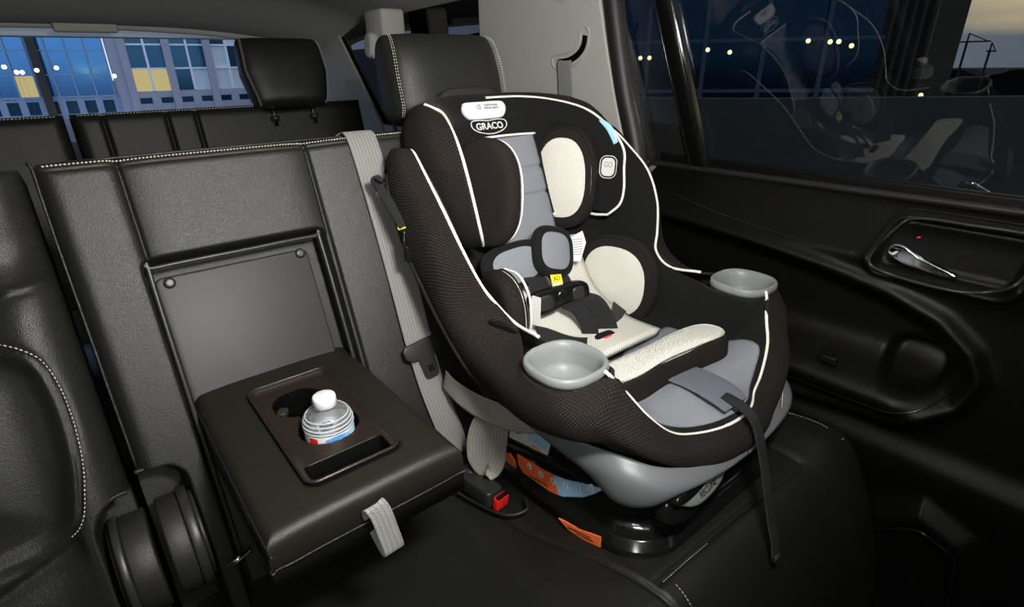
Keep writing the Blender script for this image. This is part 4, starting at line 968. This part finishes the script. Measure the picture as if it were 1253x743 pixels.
#%%OUT
# ================================================================== OUTSIDE
M['asphalt']=mat('asphalt',(.05,.05,.055),.9,bump=('noise',4,.02))
M['concrete']=mat('pale concrete',(.15,.15,.115),.85,vary=(3,(.12,.12,.10)))
M['mullion']=mat('blue grey mullion',(.32,.40,.52),.5)
M['whiteframe']=mat('white facade frame',(.95,.94,.96),.6)
M['stone']=mat('lilac grey facade stone',(.42,.41,.46),.8)
M['skyglass']=mat('blue curtain glass',(.10,.27,.48),.15,metal=.85)
M['tealglass']=mat('dark teal glass',(.03,.10,.15),.1,metal=.6)
M['paleglass']=mat('pale blinds behind glass',(.75,.82,.80),.3)
M['litglass']=mat('lit window',(.2,.15,.05),.4,emit=(1,.78,.32),estr=.55)
M['nightglass']=mat('dusk blue glass',(.018,.055,.10),.12,metal=.8)
M['darkmullion']=mat('dark blue mullion',(.14,.20,.27),.6)
M['bronze']=mat('bronze fin',(.10,.08,.05),.5)  # warm tone paints the yellowish light on the tower columns
M['darkstone']=mat('dark stone',(.05,.045,.035),.8)
M['lampglow']=mat('lamp glow',(1,1,.8),.5,emit=(1,.95,.45),estr=9)  # emission that paints the reflected light dots
M['tree']=mat('dark tree line',(.006,.008,.006),.95)
struct(mesh('floor',[(-700,-700,-8),(700,-700,-8),(700,700,-8),(-700,700,-8)],[(0,1,2,3)],M['asphalt'],None,False))
struct(mesh('floor',[(-14,-14,-.45),(12,-14,-.45),(12,14,-.45),(-14,14,-.45)],[(0,1,2,3)],M['concrete'],None,False))
def facade(root, P0, ux, W_, H0, cols, rows, cw, rh, fr, frm, bandm, pane, z0, uneven=None, deep=.3):
    """frame grid as one part, each pane as its own part. P0 base point, ux horizontal direction"""
    ux=np.array(ux,float); ux/=np.linalg.norm(ux); n=np.cross(ux,[0,0,1.]); P0=np.array(P0,float)
    V=[];F=[]
    def bx(a0,a1,b0,b1,d):
        b=len(V)
        for dd in (-.05,d):
            for a,z in ((a0,b0),(a1,b0),(a1,b1),(a0,b1)): V.append(P0+ux*a+np.array([0,0,z])+n*dd)
        F.extend([(b,b+3,b+2,b+1),(b+4,b+5,b+6,b+7),(b,b+1,b+5,b+4),(b+1,b+2,b+6,b+5),(b+2,b+3,b+7,b+6),(b+3,b,b+4,b+7)])
    for i in range(cols+1): 
        w_ = fr*(uneven if (uneven and i%2==0) else 1); bx(i*cw-w_/2,i*cw+w_/2,z0,z0+rows*rh,deep*(1.3 if (uneven and i%2==0) else 1))
    for j in range(rows+1): bx(0,cols*cw,z0+j*rh-fr*.4,z0+j*rh+fr*.4,deep*.8)
    mesh('facade_frame',V,F,frm,root,False)
    V2=[];F2=[]
    for i in range(cols):
        for j in range(rows):
            m=pane(i,j)
            if m is None: continue
            a0,a1,b0,b1=i*cw,(i+1)*cw,z0+j*rh,z0+(j+1)*rh
            mesh('window_pane',[P0+ux*a+np.array([0,0,z]) for a,z in ((a0,b0),(a1,b0),(a1,b1),(a0,b1))],[(0,1,2,3)],m,root,False)
# corner of the office block behind the rear window
cn=np.array([6.1,56.0,0.0])
ob=empty('office_building',(6.1+8,60,-8),'office block with white framed windows and two lit ones, seen through the rear window','building')
def pane_w(i,j):
    if j>=3 or i>=6 or (i>=4 and (i+j)%3): return M['paleglass']
    if j==0 and i in (0,1): return M['litglass']
    if j==0 and i==3: return M['paleglass']
    return M['tealglass']
RH=1.77
facade(ob, cn, (1,0,0), 0,0, 10,6, 1.52,RH, .16, M['whiteframe'],None,pane_w, -.62,2.6,.2)
facade(ob, cn, (1,0,0), 0,0, 10,1, 1.52,.95, .62, M['stone'],None,lambda i,j:M['tealglass'], -1.75,1.0,.25)
block('stone_pier',(cn[0]-1.0,cn[1]-.30,-8),(cn[0]+.2,cn[1]+.6,10.2),M['stone'],ob,0)
for k in range(6): block('stone_pier',(cn[0]+3.04*k-.28,cn[1]-.42,-8),(cn[0]+3.04*k+.28,cn[1]+.1,10.2),M['stone'],ob,0)
block('stone_base',(cn[0],cn[1]+.02,-8),(cn[0]+15.2,cn[1]+8,-1.75),M['stone'],ob,0)
block('building_core',(cn[0]+.1,cn[1]+.3,-8),(cn[0]+15.1,cn[1]+8,10),M['darkstone'],ob,0)
#   blue curtain wall block next to it
du=np.array([-1,.20,0.]);du/=np.linalg.norm(du)
gb=empty('glass_building',tuple(cn+du*9+np.array([0,5,-8])),'office block of blue curtain glass at the left of the rear window view','building')
def pane_b(i,j):
    return M['litglass'] if (j==0 and i in (5,9)) else M['skyglass']
facade(gb, cn+du*18.0, -du, 0,0, 14,6, 1.2,1.7, .10, M['mullion'],None,pane_b, -.9,None,.12)
facade(gb, cn+du*18.0, -du, 0,0, 14,1, 1.2,1.3, .45, M['mullion'],None,lambda i,j:M['tealglass'], -2.2,None,.12)
block('dark_pier',tuple(cn+du*5.6+np.array([-.28,-.6,-8])),tuple(cn+du*5.6+np.array([.28,0,10])),M['darkstone'],gb,0)
# dark office block beyond the side window
nb=empty('dark_office_building',(38,28,-8),'dark blue glass office block seen through the tinted side window','building')
def pane_n(i,j): return M['nightglass']
d2=np.array([.62,-.78,0.]);d2/=np.linalg.norm(d2)
Q0=np.array([14.,46.,0.])
facade(nb, Q0, d2, 0,0, 12,6, 3.45,2.9, .26, M['darkmullion'],None,pane_n, -3.6,None,.2)
tw=Q0+d2*41.4
block('dark_tower',tuple(tw+np.array([-.3,-2.2,-8])),tuple(tw+np.array([5,1.2,22])),M['darkstone'],nb,0)
for k in range(5):
    block('tower_fin',tuple(tw+np.array([-.5,-2.2+.5*k,-8])),tuple(tw+np.array([-.25,-2.02+.5*k,22])),M['bronze'],nb,0)
# low parapet of the parking deck
pw=[(4.4,8.0),(4.88,3.8),(5.3,3.0),(7.07,1.19),(9.6,-1.4)]
V=[];
for x,y in pw:
    V+=[(x,y,-.45),(x+.18,y+.12,-.45),(x+.18,y+.12,.70),(x,y,.70)]
struct(mesh('wall_outside',V,[f for f in grid_faces(5,4,False,True)]+[(3,2,1,0),(16,17,18,19)],M['concrete'],None,False))
# tree line and cranes on the horizon
rt=empty('distant_tree_line',(128,10,-8),'dark tree line under the sunset sky beyond the parapet','trees'); rt['kind']='stuff'
V=[];n=120
for i in range(n):
    t=i/(n-1); p=np.array([124,50])*(1-t)+np.array([124,-30])*t; h=-1.6+.5*math.sin(i*.5)+random.random()*.5+.9*math.exp(-((t-.5)/.1)**2)
    for dx in (0,8): V+=[(p[0]+dx,p[1],-8),(p[0]+dx,p[1],h)]
F=[]
for i in range(n-1):
    a=4*i;b=4*(i+1); F+=[(a,b,b+1,a+1),(a+1,b+1,b+3,a+3),(a+3,b+3,b+2,a+2)]
mesh('crowns',V,F,M['tree'],rt,False)
def crane(x,y,h,jib,label):
    e=empty('tower_crane',(x,y,-8),label,'crane')
    block('mast',(x-.14,y-.14,-8),(x+.14,y+.14,h),M['darkstone'],e,0)
    block('jib',(x-.1,y-jib,h-.12),(x+.1,y+jib*.5,h+.1),M['darkstone'],e,0)
    tube('tie',[(x,y,h+1.2),(x,y-jib*.8,h+.1)],.08,M['darkstone'],e,None,6)
    tube('tie',[(x,y,h),(x,y,h+1.2)],.12,M['darkstone'],e,None,6)
crane(116,28.6,3.3,3.0,'tall thin crane with a level jib on the horizon, left of the other crane')
crane(116,25.4,1.9,.8,'short thin crane on the horizon, right of the taller crane')
# added glowing spheres standing for lights reflected in the office glass
def reflection(x,y,z,r,label,group=None):
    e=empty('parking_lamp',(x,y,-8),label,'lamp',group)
    tube('lamp_pole',[(x,y,-8),(x,y,z)],.005,M['darkstone'],e,None,6)  # added thin pole under the reflected light
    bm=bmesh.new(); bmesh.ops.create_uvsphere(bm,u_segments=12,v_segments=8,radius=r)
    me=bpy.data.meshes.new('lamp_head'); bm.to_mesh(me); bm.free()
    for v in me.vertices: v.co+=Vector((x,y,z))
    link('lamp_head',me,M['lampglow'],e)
REFLECTIONS=[
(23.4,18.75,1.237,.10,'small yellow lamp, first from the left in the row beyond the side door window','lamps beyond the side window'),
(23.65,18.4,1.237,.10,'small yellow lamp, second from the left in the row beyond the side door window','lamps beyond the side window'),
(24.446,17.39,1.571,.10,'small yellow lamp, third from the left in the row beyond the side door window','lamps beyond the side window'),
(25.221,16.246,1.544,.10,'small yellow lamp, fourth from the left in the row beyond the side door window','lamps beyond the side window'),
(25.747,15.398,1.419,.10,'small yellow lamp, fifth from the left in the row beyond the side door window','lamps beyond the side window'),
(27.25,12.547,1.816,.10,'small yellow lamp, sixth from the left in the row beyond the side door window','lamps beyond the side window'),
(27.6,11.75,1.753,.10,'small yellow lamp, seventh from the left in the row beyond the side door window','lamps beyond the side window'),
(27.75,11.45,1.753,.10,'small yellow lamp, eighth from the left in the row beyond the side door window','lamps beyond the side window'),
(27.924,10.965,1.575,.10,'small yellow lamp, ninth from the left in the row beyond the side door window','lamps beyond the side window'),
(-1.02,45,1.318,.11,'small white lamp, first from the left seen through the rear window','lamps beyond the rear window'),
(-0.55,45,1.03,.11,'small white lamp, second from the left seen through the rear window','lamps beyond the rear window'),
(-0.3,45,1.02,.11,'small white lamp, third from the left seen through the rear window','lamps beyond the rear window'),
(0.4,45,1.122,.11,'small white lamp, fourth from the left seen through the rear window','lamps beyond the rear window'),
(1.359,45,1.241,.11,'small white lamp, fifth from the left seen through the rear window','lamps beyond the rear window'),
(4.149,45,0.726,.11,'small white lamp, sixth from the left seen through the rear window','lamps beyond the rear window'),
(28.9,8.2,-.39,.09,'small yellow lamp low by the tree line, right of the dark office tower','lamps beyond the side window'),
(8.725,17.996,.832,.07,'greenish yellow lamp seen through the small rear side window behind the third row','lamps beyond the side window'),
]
#%%REFLECTIONS
for p in REFLECTIONS: reflection(*p)
#%%LIGHT
# ================================================================== LIGHT, SKY, CAMERA
w=bpy.data.worlds.new('World'); S.world=w; w.use_nodes=True; nt=w.node_tree; nt.nodes.clear(); L=nt.links
out=nt.nodes.new('ShaderNodeOutputWorld'); bg=nt.nodes.new('ShaderNodeBackground'); L.new(bg.outputs[0],out.inputs[0])
tc=nt.nodes.new('ShaderNodeTexCoord'); sp=nt.nodes.new('ShaderNodeSeparateXYZ'); L.new(tc.outputs['Generated'],sp.inputs[0])
# elevation bands warped by noise: blue cloud bank low, amber cloud above, blue overhead
mp=nt.nodes.new('ShaderNodeMapping'); mp.inputs['Scale'].default_value=(3,3,26); L.new(tc.outputs['Generated'],mp.inputs['Vector'])
nz=nt.nodes.new('ShaderNodeTexNoise'); nz.inputs['Scale'].default_value=1.2; nz.inputs['Detail'].default_value=4; L.new(mp.outputs[0],nz.inputs['Vector'])
ma=nt.nodes.new('ShaderNodeMath'); ma.operation='MULTIPLY_ADD'; ma.inputs[1].default_value=.05; L.new(nz.outputs['Fac'],ma.inputs[0]); L.new(sp.outputs[2],ma.inputs[2])
r1=nt.nodes.new('ShaderNodeValToRGB'); cr_=r1.color_ramp
cr_.elements[0].position=0; cr_.elements[0].color=(.28,.31,.38,1); cr_.elements[1].position=1; cr_.elements[1].color=(.06,.12,.28,1)
for p,c in ((.058,(.32,.36,.44,1)),(.072,(1.5,1.15,.70,1)),(.10,(2.6,2.0,1.05,1)),(.20,(1.2,.95,.65,1)),(.4,(.3,.34,.48,1))):
    e=cr_.elements.new(p); e.color=c
L.new(ma.outputs[0],r1.inputs[0])
r2=nt.nodes.new('ShaderNodeValToRGB'); c2=r2.color_ramp
c2.elements[0].position=0; c2.elements[0].color=(.42,.54,.78,1); c2.elements[1].position=.8; c2.elements[1].color=(.22,.30,.50,1)
L.new(sp.outputs[2],r2.inputs[0])
# sunset side is toward +x, a little forward
dt=nt.nodes.new('ShaderNodeVectorMath'); dt.operation='DOT_PRODUCT'; dt.inputs[1].default_value=(.97,-.22,0); L.new(tc.outputs['Generated'],dt.inputs[0])
mr=nt.nodes.new('ShaderNodeMapRange'); mr.inputs[1].default_value=.82; mr.inputs[2].default_value=.95; L.new(dt.outputs['Value'],mr.inputs[0])
mx=nt.nodes.new('ShaderNodeMix'); mx.data_type='RGBA'; L.new(mr.outputs[0],mx.inputs[0]); L.new(r2.outputs[0],mx.inputs[6]); L.new(r1.outputs[0],mx.inputs[7])
L.new(mx.outputs[2],bg.inputs['Color']); bg.inputs['Strength'].default_value=2.0
# camera flash bounced up into the headliner, just above the camera
def area(name,loc,to,size,power,col=(1,1,1)):
    l=bpy.data.lights.new(name,'AREA'); l.shape='DISK'; l.size=size; l.energy=power; l.color=col
    o=bpy.data.objects.new(name,l); C.objects.link(o); o.location=loc; o.rotation_euler=(Vector(to)-Vector(loc)).to_track_quat('-Z','Y').to_euler(); return o
area('camera_flash',(.22,.03,1.18),(.42,1.0,1.14),.14,13,(1,.985,.95))
def point(name,loc,r,power,col):
    l=bpy.data.lights.new(name,'POINT'); l.shadow_soft_size=r; l.energy=power; l.color=col
    o=bpy.data.objects.new(name,l); C.objects.link(o); o.location=loc; return o
point('flash_spill',(-.03,-.02,1.00),.06,5.2,(1,.985,.95))

cam=bpy.data.cameras.new('Camera'); co=bpy.data.objects.new('Camera',cam); C.objects.link(co)
vx=np.array([1528-626.5,65-371.5]); vy=np.array([35-626.5,88-371.5]); f=math.sqrt(-(vx@vy))
Xc=np.array([vx[0],-vx[1],-f]);Xc/=np.linalg.norm(Xc); Yc=np.array([vy[0],-vy[1],-f]);Yc/=np.linalg.norm(Yc); Zc=np.cross(Xc,Yc)
R_=Matrix([list(Xc),list(Yc),list(Zc)])
co.matrix_world=Matrix.Translation((0,0,1.04))@R_.to_4x4()
cam.sensor_width=36; cam.lens=36*f/1253; cam.clip_start=.02; cam.clip_end=1000
S.camera=co
S.view_settings.view_transform='Standard'; S.view_settings.look='None'; S.view_settings.exposure=0; S.view_settings.gamma=1; S.view_settings.use_curve_mapping=False
